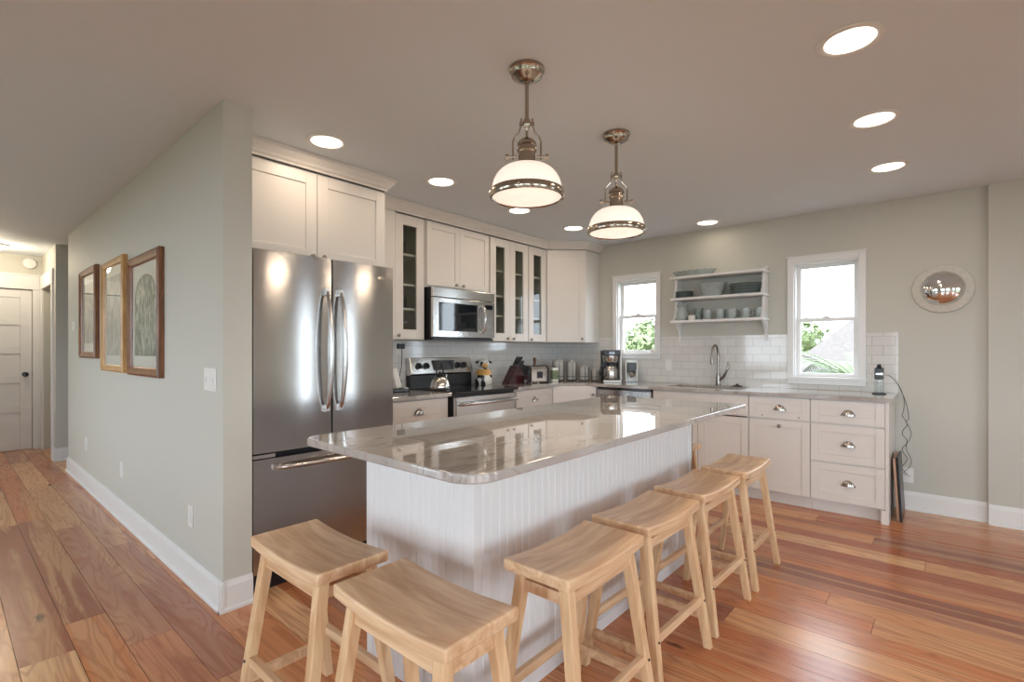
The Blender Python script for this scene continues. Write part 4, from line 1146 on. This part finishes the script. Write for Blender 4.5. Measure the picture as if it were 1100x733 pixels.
glasses([(3.62, yb), (3.70, yb + 0.02)], cz[2], 'clear glass behind the first glass door right of the microwave', 'glasses behind the first door', 0.13)
glasses([(3.90, yb), (3.98, yb)], cz[2], 'clear glass behind the second glass door right of the microwave', 'glasses behind the second door', 0.13)
glasses([(3.92, yb), (4.0, yb)], cz[1], 'dark tumbler behind the second glass door right of the microwave', 'dark tumblers behind the second door', 0.12, 0.034, 'celadon_dark')
def small_bowl(loc, label, group, mat='whitecer'):
    bm = B(); lathe(bm, [(0, 0), (0.03, 0), (0.05, 0.03), (0.062, 0.055), (0.059, 0.055), (0.045, 0.028), (0.02, 0.006), (0, 0.006)], 28)
    tag(obj('bowl', bm, M[mat], smooth=50, loc=loc), label, 'bowl', group)
small_bowl((3.66, yb, cz[3]), 'white bowl on the top shelf behind the first glass door right of the microwave', None)
small_bowl((4.27, yb, cz[2]), 'dark bowl behind the glass door next to the corner cabinet', None, 'celadon_dark')
glasses([(4.24, yb), (4.31, yb)], cz[3], 'dark tumbler on the top shelf next to the corner cabinet', 'dark tumblers next to the corner', 0.13, 0.033, 'celadon_dark')
cabplates(4.27, cz[1], 5, 0.09, 'white plate stacked behind the glass door next to the corner cabinet', 'plates next to the corner cabinet')

# ---------------------------------------------------------------- items on the counters
CT = 0.9145
# kettle on the cooktop
t = thing('tea_kettle', 'stainless tea kettle with arched black handle on the left of the stove', 'kettle', (2.84, 3.29, 0.9225), 0.3)
bm = B(); lathe(bm, [(0, 0), (0.085, 0), (0.09, 0.008), (0.088, 0.03), (0.075, 0.075), (0.055, 0.105), (0.035, 0.115), (0, 0.117)], 40); obj('kettle_body', bm, M['chrome'], t, smooth=45)
bm = B(); lathe(bm, [(0, 0.1165), (0.034, 0.1165), (0.03, 0.124), (0.008, 0.128), (0.007, 0.136), (0.012, 0.142), (0.01, 0.152), (0, 0.155)], 24); obj('lid', bm, M['black'], t, smooth=45)
bm = B(); tube(bm, [(0.06, 0, 0.06), (0.09, 0, 0.09), (0.105, 0, 0.118)], 0.012, 12, rad=[0.018, 0.013, 0.009]); obj('spout', bm, M['chrome'], t, smooth=45)
bm = B(); tube(bm, [(0.062 * math.cos(a), 0, 0.10 + 0.115 * math.sin(a)) for a in [PI * k / 16 for k in range(17)]], 0.007, 10); obj('handle', bm, M['black'], t, smooth=45)
# cow jar
def spots():
    m, t_, b = nt('spotted_glaze')
    tc = t_.nodes.new('ShaderNodeTexCoord'); n = t_.nodes.new('ShaderNodeTexNoise'); n.inputs['Scale'].default_value = 14; n.inputs['Detail'].default_value = 0.5
    t_.links.new(tc.outputs['Object'], n.inputs['Vector'])
    r = t_.nodes.new('ShaderNodeValToRGB'); r.color_ramp.interpolation = 'CONSTANT'
    r.color_ramp.elements[0].color = (0.02, 0.02, 0.022, 1); r.color_ramp.elements[1].position = 0.47; r.color_ramp.elements[1].color = srgb(228, 226, 220)
    t_.links.new(n.outputs['Fac'], r.inputs[0]); t_.links.new(r.outputs[0], b.inputs['Base Color']); b.inputs['Roughness'].default_value = 0.2
    return m
M['spots'] = spots()
M['orange'] = plain('orange_glaze', srgb(214, 166, 98), 0.3)
t = thing('cow_cookie_jar', 'black and white spotted cow-shaped ceramic jar with an orange bib beside the stove', 'cookie jar', (3.585, 3.49, CT), -0.6)
bm = B(); lathe(bm, [(0, 0), (0.075, 0), (0.085, 0.01), (0.088, 0.06), (0.08, 0.11), (0.062, 0.15), (0.05, 0.165), (0, 0.166)], 36); obj('jar_body', bm, M['spots'], t, smooth=50)
bm = B(); lathe(bm, [(0.0605, 0.155), (0.074, 0.135), (0.086, 0.10), (0.084, 0.098), (0.07, 0.13)], 36)
bmesh.ops.delete(bm, geom=[v for v in bm.verts if v.co.y > 0.03], context='VERTS')
obj('bib', bm, M['orange'], t, smooth=50)
bm = B(); bmesh.ops.create_uvsphere(bm, u_segments=28, v_segments=18, radius=1, matrix=Matrix.Translation((0, -0.008, 0.208)) @ Matrix.Diagonal((0.056, 0.058, 0.05, 1))); hd = obj('head', bm, M['spots'], t, smooth=60)
bm = B(); bmesh.ops.create_uvsphere(bm, u_segments=20, v_segments=14, radius=1, matrix=Matrix.Translation((0, -0.062, 0.192)) @ Matrix.Diagonal((0.034, 0.026, 0.024, 1))); obj('muzzle', bm, M['orange'], hd, smooth=60)
for s in (-1, 1):
    bm = B(); bmesh.ops.create_uvsphere(bm, u_segments=14, v_segments=10, radius=1, matrix=Matrix.Translation((s * 0.064, 0, 0.225)) @ Matrix.Rotation(s * 0.4, 4, 'Y') @ Matrix.Diagonal((0.022, 0.008, 0.012, 1))); obj('ear', bm, M['black'], hd, smooth=60)
    bm = B(); tube(bm, [(s * 0.028, 0, 0.25), (s * 0.036, 0, 0.265), (s * 0.032, 0, 0.28)], 0.006, 8, rad=[0.008, 0.006, 0.002]); obj('horn', bm, M['whitecer'], hd, smooth=60)
    bm = B(); bmesh.ops.create_uvsphere(bm, u_segments=10, v_segments=8, radius=0.006, matrix=Matrix.Translation((s * 0.022, -0.058, 0.222))); obj('eye', bm, M['black'], hd, smooth=60)
# knife block
t = thing('knife_block', 'slanted dark red wooden knife block full of black-handled knives', 'knife block', (3.90, 3.36, CT), -0.15)
bm = B(); prism(bm, [(-0.12, 0), (0.06, 0), (0.085, 0.115), (0.015, 0.185), (-0.005, 0.185)], lambda u, v, a: (u, a, v), -0.055, 0.055); kb = obj('block', bm, M['redwood'], t, bevel=0.003)
dirv = Vector((0.55, 0, 0.83)).normalized()
for i, (u, v_) in enumerate([(0.0, -0.035), (0.0, 0.0), (0.0, 0.035), (0.5, -0.035), (0.5, 0.0), (0.5, 0.035), (1.0, -0.02), (1.0, 0.02)]):
    p = Vector((0.018 + 0.055 * u, v_, 0.178 - 0.055 * u)); ln_ = 0.115 - 0.03 * u
    k = thing('knife', 'black-handled knife standing in the dark red knife block', 'knife', tuple(t.matrix_world.to_translation()), 0, 'knives in the block')
    k.location = t.location; k.rotation_euler = t.rotation_euler
    bm = B(); bar(bm, p + dirv * 0.006, p + dirv * ln_, 0.013, 0.022, (0, 1, 0) if False else (1, 0, -0.6)); obj('handle', bm, M['black'], k, bevel=0.003)
    bm = B(); bar(bm, p - dirv * 0.004, p + dirv * 0.006, 0.015, 0.024, (1, 0, -0.6)); obj('bolster', bm, M['chrome'], k)
lathe_obj('glass_jar', [(0, 0), (0.032, 0), (0.034, 0.03), (0.026, 0.06), (0.034, 0.085), (0.031, 0.085), (0.023, 0.06), (0.03, 0.006), (0, 0.005)], glass_mat('pink_glass', (0.75, 0.5, 0.52, 1)), (3.95, 3.25, CT), 'small pinkish glass in front of the knife block', 'glass')
# toaster
t = thing('toaster', 'two-slot chrome toaster with black ends in the counter corner', 'toaster', (4.17, 3.30, CT), -0.35)
bm = B(); prism(bm, [(-0.075, 0.012), (0.075, 0.012), (0.078, 0.14), (0.06, 0.172), (0.03, 0.18), (-0.03, 0.18), (-0.06, 0.172), (-0.078, 0.14)], lambda u, v, a: (a, u, v), -0.085, 0.105); obj('shell', bm, M['chrome'], t, smooth=30)
for x0, x1 in ((-0.13, -0.0855), (0.1055, 0.125)):
    bm = B(); prism(bm, [(-0.078, 0.0), (0.078, 0.0), (0.081, 0.14), (0.062, 0.175), (0.03, 0.184), (-0.03, 0.184), (-0.062, 0.175), (-0.081, 0.14)], lambda u, v, a: (a, u, v), x0, x1); obj('end_cap', bm, M['black'], t, bevel=0.004)
bm = B()
for y_ in (-0.028, 0.028): box(bm, -0.065, 0.085, y_ - 0.013, y_ + 0.013, 0.1801, 0.1815)
obj('slot', bm, M['black'], t)
bm = B(); box(bm, 0.125, 0.145, -0.02, 0.02, 0.12, 0.135); obj('lever', bm, M['black'], t, bevel=0.003)
bm = B(); box(bm, -0.02, 0.05, -0.0795, -0.0765, 0.05, 0.12); obj('panel', bm, M['cast'], t)
lathe_obj('pepper_mill', [(0, 0), (0.028, 0), (0.028, 0.03), (0.018, 0.06), (0.016, 0.12), (0.022, 0.15), (0.012, 0.175), (0.013, 0.2), (0.02, 0.235), (0.012, 0.26), (0, 0.262)], M['brownwood'], (4.42, 3.50, CT), 'tall brown wooden pepper mill behind the toaster', 'pepper mill')
t = thing('oil_tin', 'green and white tin standing beside the toaster', 'tin', (4.40, 3.21, CT), -0.4)
bm = B(); box(bm, -0.035, 0.035, -0.025, 0.025, 0, 0.155); obj('tin_body', bm, M['whitecer'], t, bevel=0.004)
bm = B(); box(bm, -0.0355, 0.0355, -0.0255, 0.0255, 0.03, 0.125); obj('label_band', bm, plain('leafy_green_label', srgb(118, 130, 100), 0.5, var=0.3, bscale=60), t)
bm = B(); lathe(bm, [(0, 0.155), (0.012, 0.155), (0.012, 0.17), (0, 0.171)], 16); obj('cap', bm, M['black'], t, smooth=40)
# canisters in wire stand
M['canister'] = plain('pale_grey_ceramic', srgb(188, 186, 180), 0.25)
t0 = [(4.60, 3.30, 0.058, 0.235, 'tallest, leftmost'), (4.70, 3.19, 0.048, 0.22, 'tall narrow'), (4.77, 3.07, 0.052, 0.165, 'medium wide'), (4.80, 2.94, 0.038, 0.13, 'shortest, beside the coffee maker,')]
for x_, y_, r_c, h_c, l_ in t0:
    t = thing('canister', 'pale grey lidded canister in a black wire stand, the ' + l_ + ' of four' if 'beside' not in l_ else 'shortest pale grey lidded canister in a black wire stand, beside the coffee maker', 'canister', (x_, y_, CT), 0, 'canisters in the corner')
    bm = B(); lathe(bm, [(0, 0.012), (r_c - 0.004, 0.012), (r_c, 0.018), (r_c, h_c - 0.02), (r_c - 0.005, h_c - 0.015), (0, h_c - 0.015)], 32); obj('jar', bm, M['canister'], t, smooth=40)
    bm = B(); lathe(bm, [(r_c - 0.001, h_c - 0.0145), (r_c + 0.001, h_c - 0.008), (r_c - 0.012, h_c), (0.012, h_c + 0.002), (0.008, h_c + 0.012), (0, h_c + 0.014)], 32); obj('lid', bm, M['canister'], t, smooth=40)
    bm = B()
    for z_ in (0.006, 0.05):
        tube(bm, [((r_c + 0.005) * math.cos(2 * PI * k / 28), (r_c + 0.005) * math.sin(2 * PI * k / 28), z_) for k in range(29)], 0.0025, 6)
    for k in range(4):
        a = PI / 4 + k * PI / 2; tube(bm, [((r_c + 0.007) * math.cos(a), (r_c + 0.007) * math.sin(a), 0.0), ((r_c + 0.007) * math.cos(a), (r_c + 0.007) * math.sin(a), h_c - 0.01)], 0.003, 6)
    obj('wire_stand', bm, M['black'], t, smooth=40)
# coffee maker, front looks to the camera
t = thing('coffee_maker', 'black and stainless drip coffee maker with thermal carafe below the small window', 'coffee maker', (4.80, 2.755, CT), math.radians(-50))
bm = B(); box(bm, -0.095, 0.095, -0.12, 0.1, 0, 0.028); bs = obj('base', bm, M['black'], t, bevel=0.008)
bm = B(); box(bm, -0.09, 0.09, -0.1205, -0.1195, 0.004, 0.022); obj('base_plate', bm, M['knob'], t)
bm = B(); box(bm, -0.09, 0.09, 0.02, 0.1, 0.028, 0.345); obj('water_tank', bm, M['black'], t, bevel=0.008)
bm = B(); box(bm, 0.0905, 0.105, -0.1, 0.1, 0.0, 0.345); obj('side_panel', bm, M['whitep'], t, bevel=0.004)
bm = B(); box(bm, -0.092, 0.092, -0.11, 0.02, 0.288, 0.345); obj('control_head', bm, M['black'], t, bevel=0.006)
bm = B(); lathe(bm, [(0, 0.215), (0.075, 0.215), (0.085, 0.23), (0.088, 0.285), (0, 0.285)], 32, Matrix.Translation((0, -0.03, 0))); obj('filter_basket', bm, M['steel2'], t, smooth=40)
bm = B(); box(bm, -0.03, 0.03, -0.112, -0.1101, 0.30, 0.33); obj('display', bm, M['blackglass'], t)
cr = bpy.data.objects.new('carafe', None)
bm = B(); lathe(bm, [(0, 0.029), (0.07, 0.029), (0.075, 0.04), (0.075, 0.13), (0.06, 0.165), (0.05, 0.175), (0, 0.175)], 32, Matrix.Translation((0, -0.035, 0))); cf = obj('carafe', bm, M['steel2'], t, smooth=40)
bm = B(); lathe(bm, [(0, 0.1755), (0.052, 0.1755), (0.05, 0.2), (0.02, 0.21), (0, 0.21)], 32, Matrix.Translation((0, -0.035, 0))); obj('carafe_lid', bm, M['black'], cf, smooth=40)
bm = B(); tube(bm, [(-0.06, -0.06, 0.16), (-0.11, -0.075, 0.165), (-0.125, -0.08, 0.12), (-0.11, -0.075, 0.07), (-0.07, -0.06, 0.06)], 0.009, 10); obj('carafe_handle', bm, M['black'], cf, smooth=40)
# small grinder
t = thing('coffee_grinder', 'small clear appliance with a black motor top right of the coffee maker', 'coffee grinder', (4.89, 2.545, CT), math.radians(-65))
bm = B(); box(bm, -0.055, 0.055, -0.05, 0.05, 0, 0.01); obj('base', bm, M['clear'], t)
bm = B(); box(bm, -0.06, -0.052, -0.04, 0.04, 0.01, 0.235); box(bm, 0.052, 0.06, -0.04, 0.04, 0.01, 0.235); box(bm, -0.06, 0.06, 0.04, 0.048, 0.01, 0.235); obj('stand', bm, M['whitecer'], t, bevel=0.002)
bm = B(); box(bm, -0.046, 0.046, -0.04, 0.035, 0.11, 0.215); obj('motor_housing', bm, M['black'], t, bevel=0.008)
bm = B(); lathe(bm, [(0, 0.05), (0.012, 0.05), (0.03, 0.07), (0.04, 0.109), (0, 0.109)], 24); obj('chute', bm, M['chrome'], t, smooth=40)
# appliance beside the fridge
t = thing('cordless_phone', 'white handset leaning on a small black base beside the refrigerator', 'telephone', (2.51, 3.42, CT), -0.4)
bm = B(); box(bm, -0.06, 0.07, -0.06, 0.05, 0, 0.028); obj('base', bm, M['black'], t, bevel=0.006)
bm = B(); bar(bm, (0.0, 0.0, 0.03), (-0.035, 0.02, 0.19), 0.05, 0.03, (0, 1, 0)); obj('handset', bm, M['whitep'], t, bevel=0.008)
bm = B(); box(bm, 0.03, 0.066, -0.055, 0.02, 0.0285, 0.034); obj('keypad', bm, M['whitep'], t)
bm = B(); box(bm, -0.035, 0.035, -0.006, 0, -0.058, 0.058)
t = thing('wall_outlet', 'wall outlet with black plug on the tiles beside the refrigerator', 'outlet', (2.655, YW - 0.0085, 1.275))
obj('cover_plate', bm, M['whitep'], t, bevel=0.002)
bm = B(); box(bm, -0.02, 0.05, -0.035, -0.0065, -0.005, 0.04); pg = obj('plug', bm, M['black'], t, bevel=0.004)
bm = B(); tube(bm, [(0.02, -0.03, -0.003), (0.02, -0.032, -0.06), (0.0, -0.05, -0.16), (-0.06, -0.10, -0.25), (-0.08, -0.16, -0.29)], 0.003, 6); obj('cord', bm, M['black'], pg, smooth=40)

# handset on clear base at the counter end, and its cable
t = thing('handset', 'black handset standing on a clear cylinder at the right end of the counter', 'phone', (4.85, 0.395, CT), math.radians(-80))
bm = B(); lathe(bm, [(0, 0), (0.045, 0), (0.045, 0.006), (0.03, 0.01), (0, 0.01)], 28); obj('base_disc', bm, M['black'], t, smooth=40)
bm = B(); lathe(bm, [(0, 0.0105), (0.033, 0.0105), (0.033, 0.115), (0, 0.115)], 28); obj('clear_cylinder', bm, M['clear'], t, smooth=40)
bm = B(); box(bm, -0.03, 0.03, -0.018, 0.018, 0.1155, 0.205); hb = obj('handset_body', bm, M['black'], t, bevel=0.007)
bm = B(); tube(bm, [(0.0, 0.0, 0.205), (0.0, 0.0, 0.222), (0.012, 0, 0.226)], 0.012, 10, rad=[0.02, 0.016, 0.01]); obj('top_knob', bm, M['black'], t, smooth=40)
bm = B(); box(bm, -0.022, 0.022, -0.0195, -0.0181, 0.15, 0.165); obj('silver_strip', bm, M['chrome'], t)
bm = B()
rc = random.Random(3)
P = [(4.86, 0.355, 1.06), (4.90, 0.33, 1.055), (4.94, 0.295, 1.01), (4.96, 0.262, 0.94), (4.965, 0.245, 0.86), (4.97, 0.25, 0.78)]
for k in range(1, 14):
    z_ = 0.78 - k * 0.037; P.append((4.985 + 0.01 * math.sin(k), 0.243 + 0.017 * math.sin(k * 1.7) , z_))
P.append((4.99, 0.225, 0.285))
def smooth_path(P, n=5):
    out = []
    for i in range(len(P) - 1):
        p0 = Vector(P[max(i - 1, 0)]); p1 = Vector(P[i]); p2 = Vector(P[i + 1]); p3 = Vector(P[min(i + 2, len(P) - 1)])
        for k in range(n):
            u = k / n
            out.append(0.5 * ((2 * p1) + (-p0 + p2) * u + (2 * p0 - 5 * p1 + 4 * p2 - p3) * u * u + (-p0 + 3 * p1 - 3 * p2 + p3) * u ** 3))
    out.append(Vector(P[-1])); return out
tube(bm, smooth_path(P), 0.0022, 6)
P2 = [(4.945, 0.288, 1.0), (4.965, 0.25, 0.9), (4.975, 0.225, 0.8), (4.98, 0.218, 0.72)] + [(4.985, 0.218 + 0.016 * math.sin(k * 1.3 + 2), 0.70 - 0.045 * k) for k in range(9)] + [(4.99, 0.25, 0.29), (4.99, 0.21, 0.27)]
tube(bm, smooth_path(P2), 0.002, 6)
tag(obj('power_cord', bm, M['cast'], smooth=50), 'black tangled cord hanging beside the counter end against the wall', 'cord')
# boards between cabinet end and wall
t = thing('cutting_board', 'wooden board with pale edge leaning against the cabinet end', 'board', (4.66, 0.28, 0), 0)
bm = B(); bar(bm, (0.12, -0.020, 0.005), (0.12, 0.006, 0.46), 0.36, 0.018, (0, 1, 0)); obj('board', bm, M['bwood'], t, bevel=0.004)
bm = B(); bar(bm, (4.76, 0.243, 0.004), (4.76, 0.266, 0.475), 0.34, 0.012, (0, 1, 0))
tag(obj('serving_tray', bm, M['black'], bevel=0.004), 'thin black tray leaning outermost against the boards by the cabinet end', 'tray')

# ornaments on the small window's sill
for i, (y_, l_) in enumerate(((2.73, 'small white shell ornament at the left corner of the small window'), (2.36, 'small white shell ornament at the right corner of the small window'))):
    bm = B(); seg = 20
    vs = lathe(bm, [(0, 0.0), (0.024, 0.003), (0.032, 0.016), (0.028, 0.032), (0.014, 0.044), (0, 0.05)], 20)
    for v in bm.verts:
        a = math.atan2(v.co.y, v.co.x); f = 1 + 0.12 * math.cos(7 * a); v.co.x *= f * 0.6; v.co.y *= f
    tag(obj('shell_ornament', bm, M['whitecer'], smooth=60, loc=(5.012, y_, 1.2285)), l_, 'ornament')

# ---------------------------------------------------------------- oval mirror
t = thing('convex_mirror', 'round convex mirror in a wide pale frame on the right wall', 'mirror', (XW - 0.0005, 0.018, 1.725), R90)
RX = Matrix.Rotation(PI / 2, 4, 'X')
M['mframe'] = plain('weathered_white_frame', srgb(206, 202, 192), 0.5, var=0.08, bscale=40)
bm = B(); lathe(bm, [(0, 0), (0.178, 0), (0.183, 0.006), (0.18, 0.018), (0.17, 0.022), (0.138, 0.03), (0.132, 0.034), (0.128, 0.026), (0.126, 0.014), (0, 0.014)], 64, RX); obj('frame', bm, M['mframe'], t, smooth=40)
bm = B(); R_ = 0.19; a0 = math.asin(0.1255 / R_)
lathe(bm, [(R_ * math.sin(a0 * k / 20), 0.0145 + R_ * math.cos(a0 * k / 20) - R_ * math.cos(a0)) for k in range(21)], 64, RX); obj('mirror_glass', bm, M['mirror'], t, smooth=180)

# ---------------------------------------------------------------- pictures
def art(name, c1, c2, c3, sc, seed):
    m, t_, b = nt(name); N = t_.nodes.new; L = t_.links.new
    tc = N('ShaderNodeTexCoord'); mp = N('ShaderNodeMapping'); mp.inputs['Location'].default_value = (seed, seed * 2, 0); mp.inputs['Scale'].default_value = (sc, 1, sc * 0.45)
    L(tc.outputs['Object'], mp.inputs[0])
    n = N('ShaderNodeTexNoise'); n.inputs['Scale'].default_value = 3; n.inputs['Detail'].default_value = 6; n.inputs['Distortion'].default_value = 1.5; L(mp.outputs[0], n.inputs['Vector'])
    r = N('ShaderNodeValToRGB'); e = r.color_ramp.elements; e[0].position = 0.36; e[0].color = c1; e[1].position = 0.64; e[1].color = c3
    k = e.new(0.5); k.color = c2
    L(n.outputs['Fac'], r.inputs[0]); L(r.outputs[0], b.inputs['Base Color']); b.inputs['Roughness'].default_value = 0.8
    return m
def picture(yc, z0, z1, w, fm, fw, am, label, th=0.038, arch=False):
    h = z1 - z0
    t = thing('framed_picture', label, 'picture', (0.9005, yc, z0), R90, 'framed prints on the hall wall')
    bm = B()
    prof = [(0, 0), (0, th * 0.75), (fw * 0.25, th), (fw * 0.55, th * 0.82), (fw * 0.85, th * 0.7), (fw, th * 0.45), (fw, 0)]
    hw_ = w / 2
    corners = [(-hw_, 0), (hw_, 0), (hw_, h), (-hw_, h)]
    dirs = [(1, 1), (-1, 1), (-1, -1), (1, -1)]
    rings = [[bm.verts.new((cx + dx * u, -v, cz_ + dz * u)) for u, v in prof] for (cx, cz_), (dx, dz) in zip(corners, dirs)]
    for i in range(4):
        a, b = rings[i], rings[(i + 1) % 4]
        for k in range(len(prof) - 1): bm.faces.new((a[k], a[k + 1], b[k + 1], b[k]))
    bm2 = None
    obj('frame', bm, fm, t)
    bm = B(); box(bm, -hw_ + fw - 0.002, hw_ - fw + 0.002, -0.012, -0.001, fw - 0.002, h - fw + 0.002); obj('mat_board', bm, M['mat'], t)
    mi = 0.055
    bm = B()
    x0, x1, a0_, a1_ = -hw_ + fw + mi, hw_ - fw - mi, fw + mi * 1.3, h - fw - mi * 1.3
    if arch:
        rr = (x1 - x0) / 2; poly = [(x0, a0_), (x1, a0_)] + [(rr * math.cos(PI * k / 16) + (x0 + x1) / 2, a1_ - rr * 0.55 + rr * 0.55 * math.sin(PI * k / 16)) for k in range(17)]
    else: poly = [(x0, a0_), (x1, a0_), (x1, a1_), (x0, a1_)]
    prism(bm, poly, lambda u, v, a: (u, a, v), -0.0135, -0.0121); obj('print', bm, am, t)
    bm = B(); box(bm, -hw_ + fw, hw_ - fw, -0.0165, -0.0155, fw, h - fw); obj('glass', bm, M['pane'], t)
picture(3.935, 1.088, 1.885, 0.74, M['frame1'], 0.06, art('botanical_print', srgb(96, 106, 98), srgb(150, 156, 140), srgb(196, 196, 180), 6, 1), 'framed print with an arched green-grey image, nearest of three on the hall wall', arch=True)
picture(4.80, 1.095, 1.95, 0.70, M['frame2'], 0.05, art('misty_print', srgb(140, 140, 130), srgb(168, 168, 156), srgb(190, 188, 172), 4, 5), 'gold-framed pale grey print, middle of three on the hall wall')
picture(5.75, 1.188, 1.985, 0.70, M['frame1'], 0.06, art('grey_print', srgb(112, 118, 100), srgb(150, 150, 132), srgb(186, 182, 160), 5, 9), 'brown-framed print farthest down the hall wall')

# ---------------------------------------------------------------- switches, outlets, thermostat
def plate(loc, rotz, w, h, label, cat, name, inner):
    t = thing(name, label, cat, loc, rotz)
    bm = B(); box(bm, -w / 2, w / 2, -0.005, 0, -h / 2, h / 2); obj('cover_plate', bm, M['whitep'], t, bevel=0.002)
    for x_, z_, a, b_ in inner:
        bm = B(); box(bm, x_ - a / 2, x_ + a / 2, -0.009, -0.0051, z_ - b_ / 2, z_ + b_ / 2); obj('toggle' if 'switch' in name else 'socket', bm, M['trim'], t, bevel=0.0015)
plate((0.9005, 2.785, 1.11), R90, 0.165, 0.115, 'white triple light switch near the end of the partition wall', 'switch', 'light_switch', [(-0.046, 0, 0.01, 0.024), (0, 0, 0.01, 0.024), (0.046, 0, 0.01, 0.024)])
for (y_, z_, l_) in ((5.95, 0.40, 'white wall outlet low on the hall wall, farthest from the camera'), (4.62, 0.37, 'white wall outlet low on the hall wall, below the gold frame'), (3.08, 0.36, 'white wall outlet low on the hall wall, nearest the corner')):
    plate((0.9005, y_, z_), R90, 0.07, 0.115, l_, 'outlet', 'wall_outlet', [(0, 0.02, 0.03, 0.026), (0, -0.02, 0.03, 0.026)])
plate((0.9005, 6.6, 1.50), R90, 0.12, 0.085, 'small white thermostat beside the farthest picture', 'thermostat', 'thermostat', [(0, 0.01, 0.05, 0.025)])
plate((XW - 0.0085, 2.19, 1.105), R90, 0.07, 0.115, 'white outlet on the tiles right of the small window', 'outlet', 'wall_outlet', [(0, 0.02, 0.03, 0.026), (0, -0.02, 0.03, 0.026)])
plate((XW - 0.0005, 0.225, 0.27), R90, 0.07, 0.115, 'white wall outlet behind the hanging cord', 'outlet', 'wall_outlet', [(0, 0.02, 0.03, 0.026), (0, -0.02, 0.03, 0.026)])

# ---------------------------------------------------------------- outdoors
bm = B(); box(bm, -60, 90, -60, 60, -3.4, -3.2); struct('ground', bm, M['grass'])
def tree(loc, h, R, label, seed, n=3800, mat='leaf'):
    rg = random.Random(seed)
    t = thing('tree', label, 'tree', loc, 0, 'trees outside the windows')
    bm = B(); tube(bm, [(0, 0, 0), (0.05, 0.1, h * 0.35), (-0.05, 0, h * 0.75)], 0.15, 8, rad=[0.22, 0.16, 0.07])
    for k in range(6):
        a = k * PI / 3 + rg.random(); tube(bm, [(0, 0.05, h * 0.4), (R * 0.35 * math.cos(a), R * 0.35 * math.sin(a), h * 0.62), (R * 0.6 * math.cos(a), R * 0.6 * math.sin(a), h * 0.75)], 0.05, 6, rad=[0.09, 0.05, 0.02])
    obj('trunk', bm, M['bark'], t, smooth=60)
    bm = B()
    blobs = [(Vector((rg.uniform(-.6, .6) * R, rg.uniform(-.6, .6) * R, h * 0.72 + rg.uniform(-.32, .3) * h)), R * rg.uniform(.3, .5)) for _ in range(14)]
    for _ in range(n):
        c, r = rg.choice(blobs)
        d_ = Vector((rg.gauss(0, 1), rg.gauss(0, 1), rg.gauss(0, 1))).normalized()
        p = c + d_ * r * rg.uniform(0.7, 1.05); s = rg.uniform(0.09, 0.18)
        a = d_.cross(Vector((rg.gauss(0, 1), rg.gauss(0, 1), rg.gauss(0, 1)))).normalized(); b_ = (d_ + a * 0.3).cross(a).normalized()
        bm.faces.new([bm.verts.new(p + q) for q in (-a * s, b_ * s * 0.45, a * s, -b_ * s * 0.45)])
    obj('foliage', bm, M[mat], t)
tree((21, 11.3, -3.2), 4.9, 1.9, 'bushy green tree seen in the left part of the small window', 1)
tree((24, 10.6, -3.2), 5.5, 1.8, 'taller rounded tree seen in the right part of the small window', 2)
tree((27, 5.6, -3.2), 5.2, 2.1, 'green tree behind the pale roof in the larger window', 3)
# neighbour's house
t = thing('neighbour_house', 'pale hip-roofed neighbouring house seen through the larger window', 'house', (22, 2.0, -3.1))
bm = B(); box(bm, -3, 3, -3.2, 2.6, 0, 3.0); obj('house_walls', bm, M['siding'], t)
bm = B()
bv = [bm.verts.new(p) for p in ((-3.4, -3.6, 2.95), (3.4, -3.6, 2.95), (3.4, 3.0, 2.95), (-3.4, 3.0, 2.95))]; rv = [bm.verts.new(p) for p in ((0, -1.2, 5.5), (0, 0.6, 5.5))]
bm.faces.new((bv[0], bv[1], rv[0])); bm.faces.new((bv[1], bv[2], rv[1], rv[0])); bm.faces.new((bv[2], bv[3], rv[1])); bm.faces.new((bv[3], bv[0], rv[0], rv[1])); bm.faces.new(bv[::-1])
obj('hip_roof', bm, M['roof'], t)
# palm outside the larger window
t = thing('palm_tree', 'palm with arching fronds just outside the larger window', 'palm tree', (8.0, 0.85, -2.75))
bm = B(); tube(bm, [(0, 0, 0), (0.05, 0.03, 2), (0, 0, 3.55)], 0.14, 12, rad=[0.17, 0.14, 0.12]); obj('trunk', bm, M['bark'], t, smooth=60)
rg = random.Random(11)
for k in range(15):
    a = 2 * PI * k / 15 + rg.uniform(-.15, .15); L_ = rg.uniform(1.1, 1.5); up_ = rg.uniform(0.5, 1.2)
    bm = B(); pts = []
    for i in range(13):
        u = i / 12; pts.append(Vector((math.cos(a) * L_ * u, math.sin(a) * L_ * u, 3.55 + up_ * u * 1.25 - 1.1 * u * u)))
    tube(bm, pts, 0.01, 5, rad=[0.016 * (1 - i / 14) for i in range(13)])
    side = Vector((-math.sin(a), math.cos(a), 0))
    for i in range(2, 13):
        for q in range(3):
            if i == 12 and q: continue
            p = pts[i].lerp(pts[min(i + 1, 12)], q / 3)
            for s in (-1, 1):
                tip = p + side * s * 0.33 * (1 - abs(i / 12 - 0.45)) + (pts[min(i, 12)] - pts[i - 1]).normalized() * 0.2 + Vector((0, 0, -0.1))
                wv = (pts[i] - pts[i - 1]).normalized() * 0.016
                bm.faces.new([bm.verts.new(z) for z in (p - wv, p + wv, tip)])
    obj('frond', bm, M['palm'], t)
